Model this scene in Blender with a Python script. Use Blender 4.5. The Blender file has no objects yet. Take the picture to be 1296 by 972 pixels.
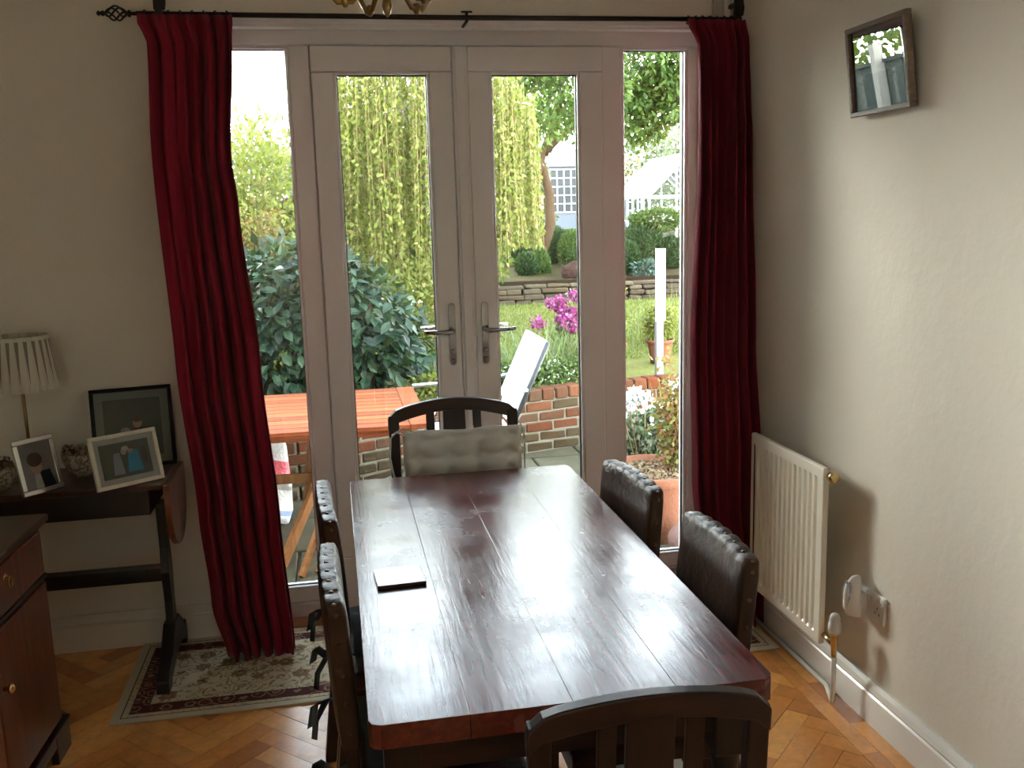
import bpy, math, random
import numpy as np
from mathutils import Vector, Matrix, Euler

random.seed(7)
RNG = np.random.default_rng(7)
PI = math.pi
sc = bpy.context.scene
COL = sc.collection

# ------------------------------------------------------------------ camera
CAM = Vector((0.0, 0.0, 1.59))
FOC = 1208.669
YAW, PITCH, ROLL = 0.18129174, -0.17501385, -0.02778303
fwd = Vector((math.sin(YAW) * math.cos(PITCH), math.cos(YAW) * math.cos(PITCH), math.sin(PITCH)))
rgt = Vector((math.cos(YAW), -math.sin(YAW), 0))
upv = rgt.cross(fwd)
r2 = math.cos(ROLL) * rgt + math.sin(ROLL) * upv
u2 = -math.sin(ROLL) * rgt + math.cos(ROLL) * upv
cd = bpy.data.cameras.new('camera')
cam = bpy.data.objects.new('camera', cd)
COL.objects.link(cam)
M3 = Matrix((r2, u2, -fwd)).transposed()
cam.matrix_world = Matrix.Translation(CAM) @ M3.to_4x4()
cd.sensor_fit = 'HORIZONTAL'
cd.sensor_width = 36.0
cd.lens = 36.0 * FOC / 1296.0
cd.clip_start = 0.02
cd.clip_end = 300
sc.camera = cam

def in_frame(x, y, z, m=0.0):
    d = Vector((x, y, z)) - CAM
    w = d.dot(fwd)
    if w <= 0.1:
        return False
    px = 648 + FOC * d.dot(r2) / w
    py = 486 - FOC * d.dot(u2) / w
    return -m < px < 1296 + m and -m < py < 972 + m

# ------------------------------------------------------------------ world, sun, exposure
w = bpy.data.worlds.new('overcast_sky')
sc.world = w
w.use_nodes = True
nt = w.node_tree
nt.nodes.clear()
tc = nt.nodes.new('ShaderNodeTexCoord')
sep = nt.nodes.new('ShaderNodeSeparateXYZ')
ramp = nt.nodes.new('ShaderNodeValToRGB')
ramp.color_ramp.elements[0].position = 0.0
ramp.color_ramp.elements[0].color = (1.0, 0.99, 0.96, 1)
ramp.color_ramp.elements[1].position = 1.0
ramp.color_ramp.elements[1].color = (0.23, 0.27, 0.32, 1)   # hazy day: bright horizon, darker zenith
ramp.color_ramp.elements[1].position = 0.5
bg = nt.nodes.new('ShaderNodeBackground')
SKY = 28.0
bg.inputs['Strength'].default_value = SKY
out = nt.nodes.new('ShaderNodeOutputWorld')
nt.links.new(tc.outputs['Generated'], sep.inputs[0])
nt.links.new(sep.outputs['Z'], ramp.inputs[0])
nt.links.new(ramp.outputs[0], bg.inputs[0])
nt.links.new(bg.outputs[0], out.inputs[0])

sd = bpy.data.lights.new('sun', 'SUN')
sd.energy = 15.0
sd.angle = math.radians(45)
sd.color = (1.0, 0.95, 0.85)
so = bpy.data.objects.new('sun', sd)
COL.objects.link(so)
so.rotation_euler = Vector((-0.74, 0.68, 0.22)).to_track_quat('Z', 'Y').to_euler()
so.location = (-6, 9, 5)

sc.view_settings.view_transform = 'Standard'
sc.view_settings.look = 'None'
sc.view_settings.exposure = 0.85
sc.view_settings.gamma = 1.0
sc.view_settings.use_curve_mapping = False

# ------------------------------------------------------------------ materials
MATS = {}
def new_mat(name):
    m = bpy.data.materials.new(name)
    m.use_nodes = True
    m.node_tree.nodes.clear()
    o = m.node_tree.nodes.new('ShaderNodeOutputMaterial')
    MATS[name] = m
    return m, m.node_tree, o
def N(nt, t, **k):
    n = nt.nodes.new(t)
    for a, b in k.items():
        setattr(n, a, b)
    return n
def mixc(nt, fac, a, b, mode='MIX'):
    n = N(nt, 'ShaderNodeMix', data_type='RGBA', blend_type=mode)
    for s, v in ((0, fac), (6, a), (7, b)):
        if hasattr(v, 'node'):
            nt.links.new(v, n.inputs[s])
        else:
            n.inputs[s].default_value = v if s == 0 else (*v[:3], 1)
    return n.outputs[2]
def math_(nt, op, a, b=0.0, c=0.0):
    n = N(nt, 'ShaderNodeMath', operation=op)
    for i, v in enumerate((a, b, c)):
        if hasattr(v, 'node'):
            nt.links.new(v, n.inputs[i])
        else:
            n.inputs[i].default_value = v
    return n.outputs[0]
def rampf(nt, f, stops, interp='LINEAR'):
    n = N(nt, 'ShaderNodeValToRGB')
    cr = n.color_ramp
    cr.interpolation = interp
    while len(cr.elements) > 1:
        cr.elements.remove(cr.elements[-1])
    cr.elements[0].position = stops[0][0]
    cr.elements[0].color = (*stops[0][1], 1)
    for p_, c_ in stops[1:]:
        e = cr.elements.new(p_)
        e.color = (*c_, 1)
    nt.links.new(f, n.inputs[0])
    return n.outputs[0]
def coords(nt, scale=(1, 1, 1), rot=(0, 0, 0), which='Object'):
    t = N(nt, 'ShaderNodeTexCoord')
    mp = N(nt, 'ShaderNodeMapping')
    mp.inputs['Scale'].default_value = scale
    mp.inputs['Rotation'].default_value = rot
    nt.links.new(t.outputs[which], mp.inputs[0])
    return mp.outputs[0]
def noise(nt, vec, scale=5, detail=4, rough=0.5, dist=0.0, out='Fac'):
    n = N(nt, 'ShaderNodeTexNoise')
    n.inputs['Scale'].default_value = scale
    n.inputs['Detail'].default_value = detail
    n.inputs['Roughness'].default_value = rough
    n.inputs['Distortion'].default_value = dist
    nt.links.new(vec, n.inputs['Vector'])
    return n.outputs[out]
def setin(nt, node, key, v):
    if v is None:
        return
    if hasattr(v, 'node'):
        nt.links.new(v, node.inputs[key])
    elif isinstance(v, (tuple, list)):
        node.inputs[key].default_value = (*v[:3], 1)
    else:
        node.inputs[key].default_value = v
def bsdf(nt, o, col, rough=0.5, metal=0.0, bump=None, bdist=0.002, spec=0.5, coat=0.0, coat_rough=0.1, sheen=0.0, trans=0.0):
    b = N(nt, 'ShaderNodeBsdfPrincipled')
    setin(nt, b, 'Base Color', col)
    setin(nt, b, 'Roughness', rough)
    setin(nt, b, 'Metallic', metal)
    setin(nt, b, 'Specular IOR Level', spec)
    setin(nt, b, 'Coat Weight', coat)
    setin(nt, b, 'Coat Roughness', coat_rough)
    setin(nt, b, 'Sheen Weight', sheen)
    setin(nt, b, 'Transmission Weight', trans)
    if bump is not None:
        bn = N(nt, 'ShaderNodeBump')
        bn.inputs['Strength'].default_value = 1.0
        bn.inputs['Distance'].default_value = bdist
        nt.links.new(bump, bn.inputs['Height'])
        nt.links.new(bn.outputs[0], b.inputs['Normal'])
    nt.links.new(b.outputs[0], o.inputs[0])
    return b
def simple(name, col, rough=0.5, metal=0.0, var=0.15, nscale=8, bump=0.0, **k):
    m, nt, o = new_mat(name)
    v = coords(nt)
    f = noise(nt, v, nscale, 5)
    c = mixc(nt, f, tuple(x * (1 - var) for x in col), tuple(min(1, x * (1 + var)) for x in col))
    fb = noise(nt, v, nscale * 8, 4) if bump else None
    bsdf(nt, o, c, rough, metal, fb, bump or 0.001, **k)
    return m
def wood(name, c1, c2, rough=0.4, scale=6, axis='y', island=0.0, **k):
    m, nt, o = new_mat(name)
    s = {'x': (0.6, 8, 8), 'y': (8, 0.6, 8), 'z': (8, 8, 0.6)}[axis]
    v = coords(nt, s)
    g = noise(nt, v, scale, 8, 0.6, 0.4)
    c = rampf(nt, g, [(0.3, c1), (0.7, c2)])
    if island:
        oi = N(nt, 'ShaderNodeObjectInfo')
        f = math_(nt, 'MULTIPLY_ADD', oi.outputs['Random'], island * 2, 1 - island)
        hs = N(nt, 'ShaderNodeHueSaturation')
        nt.links.new(f, hs.inputs['Value'])
        nt.links.new(c, hs.inputs['Color'])
        c = hs.outputs[0]
    bsdf(nt, o, c, rough, 0, g, 0.0006, **k)
    return m
OUT = 0.25   # real foliage and masonry reflect only a small part of the daylight
def leafmat(name, stops, trans=0.35, rough=0.45, gloss=0.10, out=None):
    stops = [(p_, tuple(x * (OUT if out is None else out) for x in c_)) for p_, c_ in stops]
    m, nt, o = new_mat(name)
    ge = N(nt, 'ShaderNodeNewGeometry')
    oi = N(nt, 'ShaderNodeObjectInfo')
    f = math_(nt, 'FRACT', math_(nt, 'ADD', ge.outputs['Random Per Island'], oi.outputs['Random']))
    c = rampf(nt, f, stops)
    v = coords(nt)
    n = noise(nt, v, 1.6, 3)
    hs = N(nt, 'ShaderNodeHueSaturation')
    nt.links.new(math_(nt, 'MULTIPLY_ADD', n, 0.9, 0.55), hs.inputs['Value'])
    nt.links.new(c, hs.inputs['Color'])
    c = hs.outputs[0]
    b = N(nt, 'ShaderNodeBsdfPrincipled')
    setin(nt, b, 'Base Color', c)
    setin(nt, b, 'Roughness', rough)
    setin(nt, b, 'Specular IOR Level', gloss)
    t = N(nt, 'ShaderNodeBsdfTranslucent')
    nt.links.new(mixc(nt, 0.4, c, (0.75 * OUT, 0.85 * OUT, 0.12 * OUT), 'MIX'), t.inputs[0])
    mx = N(nt, 'ShaderNodeMixShader')
    mx.inputs[0].default_value = trans
    nt.links.new(b.outputs[0], mx.inputs[1])
    nt.links.new(t.outputs[0], mx.inputs[2])
    nt.links.new(mx.outputs[0], o.inputs[0])
    return m

def wall_mat(name, col):
    m, nt, o = new_mat(name)
    v = coords(nt)
    f = noise(nt, v, 1.3, 5)
    c = mixc(nt, f, tuple(x * 0.94 for x in col), tuple(x * 1.05 for x in col))
    fb = noise(nt, v, 9, 6, 0.6)
    bsdf(nt, o, c, 0.8, 0, fb, 0.004, spec=0.25)
    return m
m_wall = wall_mat('painted_plaster', (0.76, 0.70, 0.60))
m_ceil = wall_mat('ceiling_paint', (0.78, 0.75, 0.68))
m_upvc = simple('white_upvc', (0.80, 0.77, 0.76), 0.3, var=0.02, spec=0.5)
m_gasket = simple('black_gasket', (0.02, 0.02, 0.02), 0.6)
m_gloss = simple('white_gloss_paint', (0.80, 0.77, 0.71), 0.25, var=0.03, spec=0.5)
m_rad = simple('cream_radiator_enamel', (0.82, 0.77, 0.66), 0.3, var=0.03)
m_plast = simple('white_plastic', (0.78, 0.76, 0.74), 0.35, var=0.02)
m_greyplast = simple('grey_translucent_plastic', (0.33, 0.33, 0.37), 0.2, var=0.05)
m_chrome = simple('polished_chrome', (0.42, 0.40, 0.40), 0.12, 1.0, var=0.05)
m_brass = simple('aged_brass', (0.33, 0.22, 0.09), 0.3, 1.0, var=0.3)
m_brass2 = simple('bright_brass', (0.70, 0.52, 0.25), 0.25, 1.0, var=0.1)
m_bronze = simple('dull_bronze_stud', (0.14, 0.09, 0.05), 0.3, 1.0, var=0.2)
m_iron = simple('dark_iron', (0.035, 0.027, 0.022), 0.45, 0.6, var=0.2)
m_silver = simple('silver_frame_metal', (0.72, 0.70, 0.68), 0.25, 0.9, var=0.05)
m_ivory = simple('ivory_frame_paint', (0.72, 0.68, 0.56), 0.4, var=0.04)
m_blackwood = simple('black_frame', (0.010, 0.009, 0.008), 0.5, spec=0.08)
m_darkoak = wood('dark_stained_oak', (0.008, 0.004, 0.003), (0.024, 0.009, 0.006), 0.38, axis='z', spec=0.3)
m_darkoakx = wood('dark_stained_oak_rail', (0.009, 0.004, 0.003), (0.030, 0.010, 0.007), 0.36, axis='x', spec=0.3)
m_ebony = wood('near_black_stained_wood', (0.008, 0.005, 0.004), (0.02, 0.010, 0.008), 0.4, axis='x')
m_mahog = wood('mahogany', (0.10, 0.028, 0.012), (0.22, 0.065, 0.025), 0.3, axis='z', coat=0.3)
m_mahogtop = wood('mahogany_top', (0.03, 0.010, 0.006), (0.075, 0.024, 0.012), 0.3, axis='y', coat=0.3)
m_greywood = wood('weathered_brown_frame_wood', (0.11, 0.075, 0.052), (0.22, 0.16, 0.115), 0.5, axis='y')
m_velvet, nt, o = new_mat('burgundy_curtain_cloth')
v = coords(nt)
f = noise(nt, coords(nt, (30, 30, 3)), 6, 5, 0.6)
c = mixc(nt, f, (0.17, 0.009, 0.020), (0.30, 0.019, 0.042))
_b = bsdf(nt, o, c, 0.75, 0, noise(nt, v, 260, 2), 0.0005, spec=0.08, sheen=0.08)
_t = N(nt, 'ShaderNodeBsdfTranslucent')
_t.inputs[0].default_value = (0.30, 0.012, 0.02, 1)
_m = N(nt, 'ShaderNodeMixShader')
_m.inputs[0].default_value = 0.10
nt.links.new(_b.outputs[0], _m.inputs[1]); nt.links.new(_t.outputs[0], _m.inputs[2]); nt.links.new(_m.outputs[0], o.inputs[0])
m_grey_cloth = simple('grey_cotton_cushion', (0.66, 0.68, 0.65), 0.9, var=0.08, nscale=30, bump=0.0006, spec=0.1)
m_darkcloth = simple('dark_grey_cushion_cloth', (0.06, 0.068, 0.07), 0.9, var=0.2, nscale=25, bump=0.0006, spec=0.1)
m_leather, nt, o = new_mat('dark_brown_leather')
v = coords(nt)
f = noise(nt, v, 7, 6, 0.6)
c = rampf(nt, f, [(0.3, (0.012, 0.006, 0.004)), (0.62, (0.050, 0.023, 0.012)), (0.8, (0.11, 0.055, 0.029))])
bsdf(nt, o, c, math_(nt, 'MULTIPLY_ADD', f, 0.3, 0.2), 0, noise(nt, v, 22, 6, 0.6, 1.0), 0.004, spec=0.22)
m_shade = simple('cream_pleated_fabric', (0.60, 0.56, 0.47), 0.9, var=0.04, spec=0.1)
m_shade_gap = simple('painted_pleat_shadow', (0.22, 0.195, 0.16), 0.9, var=0.04)

# table top: worn varnish on dark red wood
m_table, nt, o = new_mat('worn_varnished_table_oak')
v = coords(nt, (9, 0.7, 9))
g = noise(nt, v, 7, 9, 0.65, 0.5)
big = noise(nt, coords(nt), 4.0, 4, 0.5)
c = rampf(nt, g, [(0.25, (0.035, 0.006, 0.005)), (0.5, (0.095, 0.015, 0.010)), (0.75, (0.17, 0.034, 0.020))])
c = mixc(nt, math_(nt, 'MULTIPLY', big, 0.5), c, (0.09, 0.017, 0.012))
wr = noise(nt, coords(nt), 5.5, 7, 0.65)
rr = rampf(nt, wr, [(0.35, (0.17,) * 3), (0.6, (0.27,) * 3), (0.8, (0.36,) * 3)])
hb = math_(nt, 'ADD', math_(nt, 'MULTIPLY', g, 0.55), math_(nt, 'MULTIPLY', noise(nt, coords(nt), 9, 4, 0.5), 0.7))
bsdf(nt, o, c, rr, 0, hb, 0.0008, spec=0.42)

# parquet block
m_parq, nt, o = new_mat('oak_parquet_block')
ge = N(nt, 'ShaderNodeNewGeometry')
oi = N(nt, 'ShaderNodeObjectInfo')
rnd = math_(nt, 'FRACT', math_(nt, 'ADD', ge.outputs['Random Per Island'], oi.outputs['Random']))
g = noise(nt, coords(nt, (1, 1, 1), (0, 0, PI / 4)), 26, 7, 0.65, 0.8)
g2 = noise(nt, coords(nt), 5, 3)
c = rampf(nt, rnd, [(0.0, (0.48, 0.165, 0.038)), (0.35, (0.78, 0.32, 0.075)), (0.7, (0.88, 0.43, 0.12)), (1.0, (0.58, 0.21, 0.05))])
hs = N(nt, 'ShaderNodeHueSaturation')
nt.links.new(math_(nt, 'MULTIPLY_ADD', g, 0.8, 0.6), hs.inputs['Value'])
nt.links.new(c, hs.inputs['Color'])
c = mixc(nt, rampf(nt, g2, [(0.60, (0, 0, 0)), (0.8, (0.5,) * 3)]), hs.outputs[0], (0.14, 0.055, 0.02))
bsdf(nt, o, c, math_(nt, 'MULTIPLY_ADD', g2, 0.25, 0.22), 0, g, 0.0005, spec=0.5, coat=0.15, coat_rough=0.25)
m_floorbase = simple('floor_bitumen_joint', (0.035, 0.018, 0.010), 0.8)

# rug
m_rug, nt, o = new_mat('cream_floral_rug')
tcn = N(nt, 'ShaderNodeTexCoord')
sp = N(nt, 'ShaderNodeSeparateXYZ')
nt.links.new(tcn.outputs['Object'], sp.inputs[0])
HX, HY = 1.16, 0.305
ex = math_(nt, 'SUBTRACT', HX, math_(nt, 'ABSOLUTE', sp.outputs[0]))
ey = math_(nt, 'SUBTRACT', HY, math_(nt, 'ABSOLUTE', sp.outputs[1]))
ed = math_(nt, 'MINIMUM', ex, ey)
def vor(nt, vec, scale, feat='F1', out='Distance', rand=0.6):
    n = N(nt, 'ShaderNodeTexVoronoi', feature=feat)
    n.inputs['Scale'].default_value = scale
    n.inputs['Randomness'].default_value = rand
    nt.links.new(vec, n.inputs['Vector'])
    return n.outputs[out]
vv = coords(nt)
d1 = vor(nt, vv, 9.5, rand=.8)
ring = rampf(nt, math_(nt, 'ADD', d1, math_(nt, 'MULTIPLY', noise(nt, vv, 60, 2), 0.30)), [(0.0, (0.12, 0.045, 0.03)), (0.19, (0.12, 0.045, 0.03)), (0.24, (0.50, 0.40, 0.27)), (0.30, (0.15, 0.065, 0.04)), (0.36, (0.34, 0.24, 0.15)), (0.41, (0.18, 0.10, 0.06)), (0.46, (0.66, 0.58, 0.42)), (0.8, (0.66, 0.58, 0.42))])
vine = noise(nt, vv, 19, 2, 0.5, 1.5)
vm = rampf(nt, vine, [(0.45, (0, 0, 0)), (0.47, (0.9,) * 3), (0.515, (0.9,) * 3), (0.54, (0, 0, 0))])
field = mixc(nt, vm, ring, (0.28, 0.20, 0.11))
d2 = vor(nt, vv, 17, rand=0.6)
bord = rampf(nt, math_(nt, 'ADD', d2, math_(nt, 'MULTIPLY', noise(nt, vv, 80, 2), 0.2)), [(0.0, (0.45, 0.34, 0.24)), (0.22, (0.14, 0.04, 0.03)), (0.30, (0.42, 0.29, 0.20)), (0.38, (0.12, 0.035, 0.028)), (0.52, (0.13, 0.038, 0.03)), (0.56, (0.40, 0.29, 0.20)), (0.62, (0.11, 0.035, 0.03))])
out_b = mixc(nt, rampf(nt, noise(nt, vv, 90, 2), [(0.5, (0, 0, 0)), (0.62, (0.7,) * 3)]), (0.62, 0.54, 0.38), (0.33, 0.24, 0.15))
msk = rampf(nt, ed, [(0.0, (0, 0, 0)), (0.108, (1, 1, 1))], 'CONSTANT')
c = mixc(nt, msk, bord, field)
msk2 = rampf(nt, ed, [(0.0, (0, 0, 0)), (0.052, (1, 1, 1))], 'CONSTANT')
c = mixc(nt, msk2, out_b, c)
msk3 = rampf(nt, ed, [(0.0, (0, 0, 0)), (0.026, (1, 1, 1))], 'CONSTANT')
c = mixc(nt, msk3, (0.60, 0.53, 0.39), c)
line = rampf(nt, ed, [(0.0, (0, 0, 0)), (0.026, (1, 1, 1)), (0.030, (0, 0, 0)), (0.048, (1, 1, 1)), (0.052, (0, 0, 0)), (0.104, (1, 1, 1)), (0.109, (0, 0, 0))], 'CONSTANT')
c = mixc(nt, line, c, (0.13, 0.06, 0.04))
bsdf(nt, o, c, 0.95, 0, noise(nt, vv, 300, 2), 0.002, spec=0.1)

# glass
def glassmat(name, tint=(0.93, 0.96, 0.95), ior=1.5, extra=0.0):
    m, nt, o = new_mat(name)
    t = N(nt, 'ShaderNodeBsdfTransparent'); t.inputs[0].default_value = (*tint, 1)
    g = N(nt, 'ShaderNodeBsdfGlossy'); g.inputs['Roughness'].default_value = 0.0
    fr = N(nt, 'ShaderNodeFresnel'); fr.inputs[0].default_value = ior
    mx = N(nt, 'ShaderNodeMixShader')
    nt.links.new(math_(nt, 'ADD', fr.outputs[0], extra), mx.inputs[0])
    nt.links.new(t.outputs[0], mx.inputs[1]); nt.links.new(g.outputs[0], mx.inputs[2])
    nt.links.new(mx.outputs[0], o.inputs[0])
    return m
m_glass = glassmat('window_glass')
m_picglass = glassmat('picture_glass', (0.9, 0.9, 0.9), 1.5, 0.25)

# outdoors
def random_tint(name, stops, rough=0.85, nsc=9, bd=0.01, spec=0.04):
    stops = [(p_, tuple((x * 0.26) ** 1.12 for x in c_)) for p_, c_ in stops]
    m, nt, o = new_mat(name)
    ge = N(nt, 'ShaderNodeNewGeometry'); oi = N(nt, 'ShaderNodeObjectInfo')
    r = math_(nt, 'FRACT', math_(nt, 'ADD', ge.outputs['Random Per Island'], oi.outputs['Random']))
    c = rampf(nt, r, stops)
    n = noise(nt, coords(nt), nsc, 7, 0.65)
    hs = N(nt, 'ShaderNodeHueSaturation')
    nt.links.new(math_(nt, 'MULTIPLY_ADD', n, 1.3, 0.35), hs.inputs['Value']); nt.links.new(c, hs.inputs['Color'])
    bsdf(nt, o, hs.outputs[0], rough, 0, n, bd, spec=spec)
    return m
m_brick = random_tint('old_red_brick', [(0, (0.36, 0.12, 0.055)), (0.4, (0.27, 0.13, 0.075)), (0.7, (0.44, 0.17, 0.08)), (1, (0.22, 0.15, 0.10))])
m_brickmoss = random_tint('mossy_brown_brick', [(0, (0.16, 0.12, 0.065)), (0.5, (0.24, 0.17, 0.10)), (0.8, (0.13, 0.11, 0.055)), (1, (0.27, 0.15, 0.09))])
m_mortar = simple('old_mortar', (0.132, 0.1155, 0.0851), 0.95, var=0.3, nscale=20, bump=0.01, spec=0.04)
m_stone = random_tint('rough_sandstone', [(0, (0.30, 0.23, 0.15)), (0.5, (0.22, 0.18, 0.13)), (1, (0.38, 0.31, 0.22))])
m_slab = random_tint('paving_slab', [(0, (0.24, 0.22, 0.15)), (0.5, (0.31, 0.27, 0.19)), (1, (0.20, 0.19, 0.12))], nsc=4, bd=0.004)
m_soil = simple('garden_soil', (0.0225, 0.015, 0.0088), 1.0, var=0.4, nscale=12, bump=0.03, spec=0.04)
m_boulder = simple('red_brown_rock', (0.0325, 0.0175, 0.0138), 0.9, var=0.5, nscale=5, bump=0.03, spec=0.04)
m_lawnbase = simple('lawn_turf', (0.075, 0.075, 0.02), 1.0, var=0.35, nscale=2.0, bump=0.02, spec=0.04)
m_teak = wood('oiled_hardwood_slat', (0.06, 0.012, 0.004), (0.19, 0.050, 0.016), 0.6, axis='x', island=0.35, spec=0.06)
m_teakleg = wood('golden_hardwood_leg', (0.10, 0.038, 0.013), (0.16, 0.07, 0.026), 0.5, axis='z', spec=0.04)
m_terra = simple('terracotta', (0.125, 0.052, 0.031), 0.8, var=0.25, nscale=6, bump=0.003, spec=0.04)
m_pinkpot = simple('pink_stoneware', (0.105, 0.06, 0.0525), 0.5, var=0.15, nscale=7, spec=0.04)
m_gravel = random_tint('pale_gravel', [(0, (0.52, 0.36, 0.20)), (0.5, (0.66, 0.53, 0.36)), (1, (0.40, 0.22, 0.12))], bd=0.003)
m_ghframe = simple('greenhouse_white_bars', (0.42, 0.43, 0.43), 0.5, var=0.05)
m_whitewood = simple('white_painted_wood', (0.85, 0.84, 0.83), 0.5, var=0.05)
m_lilac = simple('grey_lilac_painted_wood', (0.1125, 0.1025, 0.11), 0.6, var=0.1)
m_whitefab = simple('white_sling_fabric', (0.88, 0.88, 0.88), 0.7, var=0.02)
m_alu = simple('brushed_aluminium', (0.62, 0.63, 0.65), 0.3, 0.9, var=0.08)
m_greyframe = simple('dark_grey_metal', (0.025, 0.027, 0.03), 0.5, 0.0, spec=0.2)
m_concrete = simple('grey_green_concrete', (0.0675, 0.0725, 0.0575), 0.9, var=0.25, nscale=8, bump=0.004, spec=0.04)
m_bark = simple('tree_bark', (0.0625, 0.04, 0.0238), 0.95, var=0.4, nscale=12, bump=0.02, spec=0.04)
m_twig = simple('thin_birch_twig', (0.16, 0.11, 0.06), 0.9, var=0.3, spec=0.04)
m_fence = random_tint('grey_green_fence_board', [(0, (0.27, 0.31, 0.27)), (0.5, (0.33, 0.36, 0.31)), (1, (0.24, 0.28, 0.25))], nsc=5, bd=0.002)
m_postw = simple('pale_fence_post', (0.275, 0.26, 0.225), 0.8, var=0.12, spec=0.04)
m_shedgrey = simple('grey_painted_boards', (0.1, 0.11, 0.125), 0.7, var=0.1, spec=0.04)
m_polycarb = simple('white_greenhouse_roof_pane', (0.3612, 0.3696, 0.3696), 0.3, var=0.03)
m_sack, nt, o = new_mat('printed_sack_plastic')
tcn = N(nt, 'ShaderNodeTexCoord'); sp = N(nt, 'ShaderNodeSeparateXYZ'); nt.links.new(tcn.outputs['Object'], sp.inputs[0])
zz = math_(nt, 'ADD', sp.outputs[2], math_(nt, 'MULTIPLY', sp.outputs[0], 0.25))
c = rampf(nt, zz, [(0.0, (0.62, 0.60, 0.62)), (0.07, (0.25, 0.32, 0.50)), (0.10, (0.70, 0.68, 0.66)), (0.22, (0.40, 0.37, 0.33)), (0.27, (0.62, 0.10, 0.12)), (0.39, (0.66, 0.64, 0.62)), (0.50, (0.75, 0.73, 0.72))], 'CONSTANT')
bsdf(nt, o, c, 0.35, 0, noise(nt, coords(nt), 14, 4, 0.6, 1.0), 0.02, spec=0.5)

m_ghglass = glassmat('greenhouse_glass', (0.8, 0.86, 0.84), 1.18)
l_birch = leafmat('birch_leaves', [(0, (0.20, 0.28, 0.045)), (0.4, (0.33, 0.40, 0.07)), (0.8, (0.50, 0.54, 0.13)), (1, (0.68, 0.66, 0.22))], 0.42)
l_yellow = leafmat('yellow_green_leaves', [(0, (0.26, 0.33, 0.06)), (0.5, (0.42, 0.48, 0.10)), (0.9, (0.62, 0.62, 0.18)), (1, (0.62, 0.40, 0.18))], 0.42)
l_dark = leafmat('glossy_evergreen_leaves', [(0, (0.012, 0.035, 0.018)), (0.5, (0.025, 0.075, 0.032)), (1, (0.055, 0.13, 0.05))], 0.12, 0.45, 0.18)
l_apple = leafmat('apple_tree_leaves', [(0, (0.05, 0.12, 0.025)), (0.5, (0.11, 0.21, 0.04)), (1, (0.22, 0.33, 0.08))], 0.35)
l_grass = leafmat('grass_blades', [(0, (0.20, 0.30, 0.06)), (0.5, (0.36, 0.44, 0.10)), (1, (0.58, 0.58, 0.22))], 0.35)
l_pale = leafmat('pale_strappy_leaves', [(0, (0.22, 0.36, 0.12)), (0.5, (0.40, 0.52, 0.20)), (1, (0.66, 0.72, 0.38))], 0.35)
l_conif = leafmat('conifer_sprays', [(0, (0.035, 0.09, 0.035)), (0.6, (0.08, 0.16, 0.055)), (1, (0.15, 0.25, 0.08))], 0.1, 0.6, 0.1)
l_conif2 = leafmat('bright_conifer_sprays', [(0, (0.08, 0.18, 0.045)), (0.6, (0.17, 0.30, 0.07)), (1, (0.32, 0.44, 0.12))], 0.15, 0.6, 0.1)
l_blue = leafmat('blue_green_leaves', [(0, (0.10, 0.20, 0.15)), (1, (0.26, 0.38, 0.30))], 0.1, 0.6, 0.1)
l_haze = leafmat('haze_tinted_leaves', [(0, (0.26, 0.34, 0.20)), (1, (0.46, 0.54, 0.36))], 0.3, 0.7, 0.1)  # distance haze is put into the pale leaf colour
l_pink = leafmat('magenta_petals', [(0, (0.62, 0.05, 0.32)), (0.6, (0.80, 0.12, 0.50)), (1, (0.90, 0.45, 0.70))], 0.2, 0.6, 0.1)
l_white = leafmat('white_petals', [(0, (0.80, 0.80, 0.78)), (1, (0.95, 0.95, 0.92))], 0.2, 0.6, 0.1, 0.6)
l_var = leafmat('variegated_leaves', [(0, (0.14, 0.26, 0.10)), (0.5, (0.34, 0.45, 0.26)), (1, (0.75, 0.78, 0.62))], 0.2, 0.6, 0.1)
l_rust = leafmat('rusty_leaves', [(0, (0.34, 0.12, 0.06)), (0.5, (0.45, 0.28, 0.10)), (1, (0.28, 0.36, 0.10))], 0.3, 0.6, 0.1)

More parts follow.
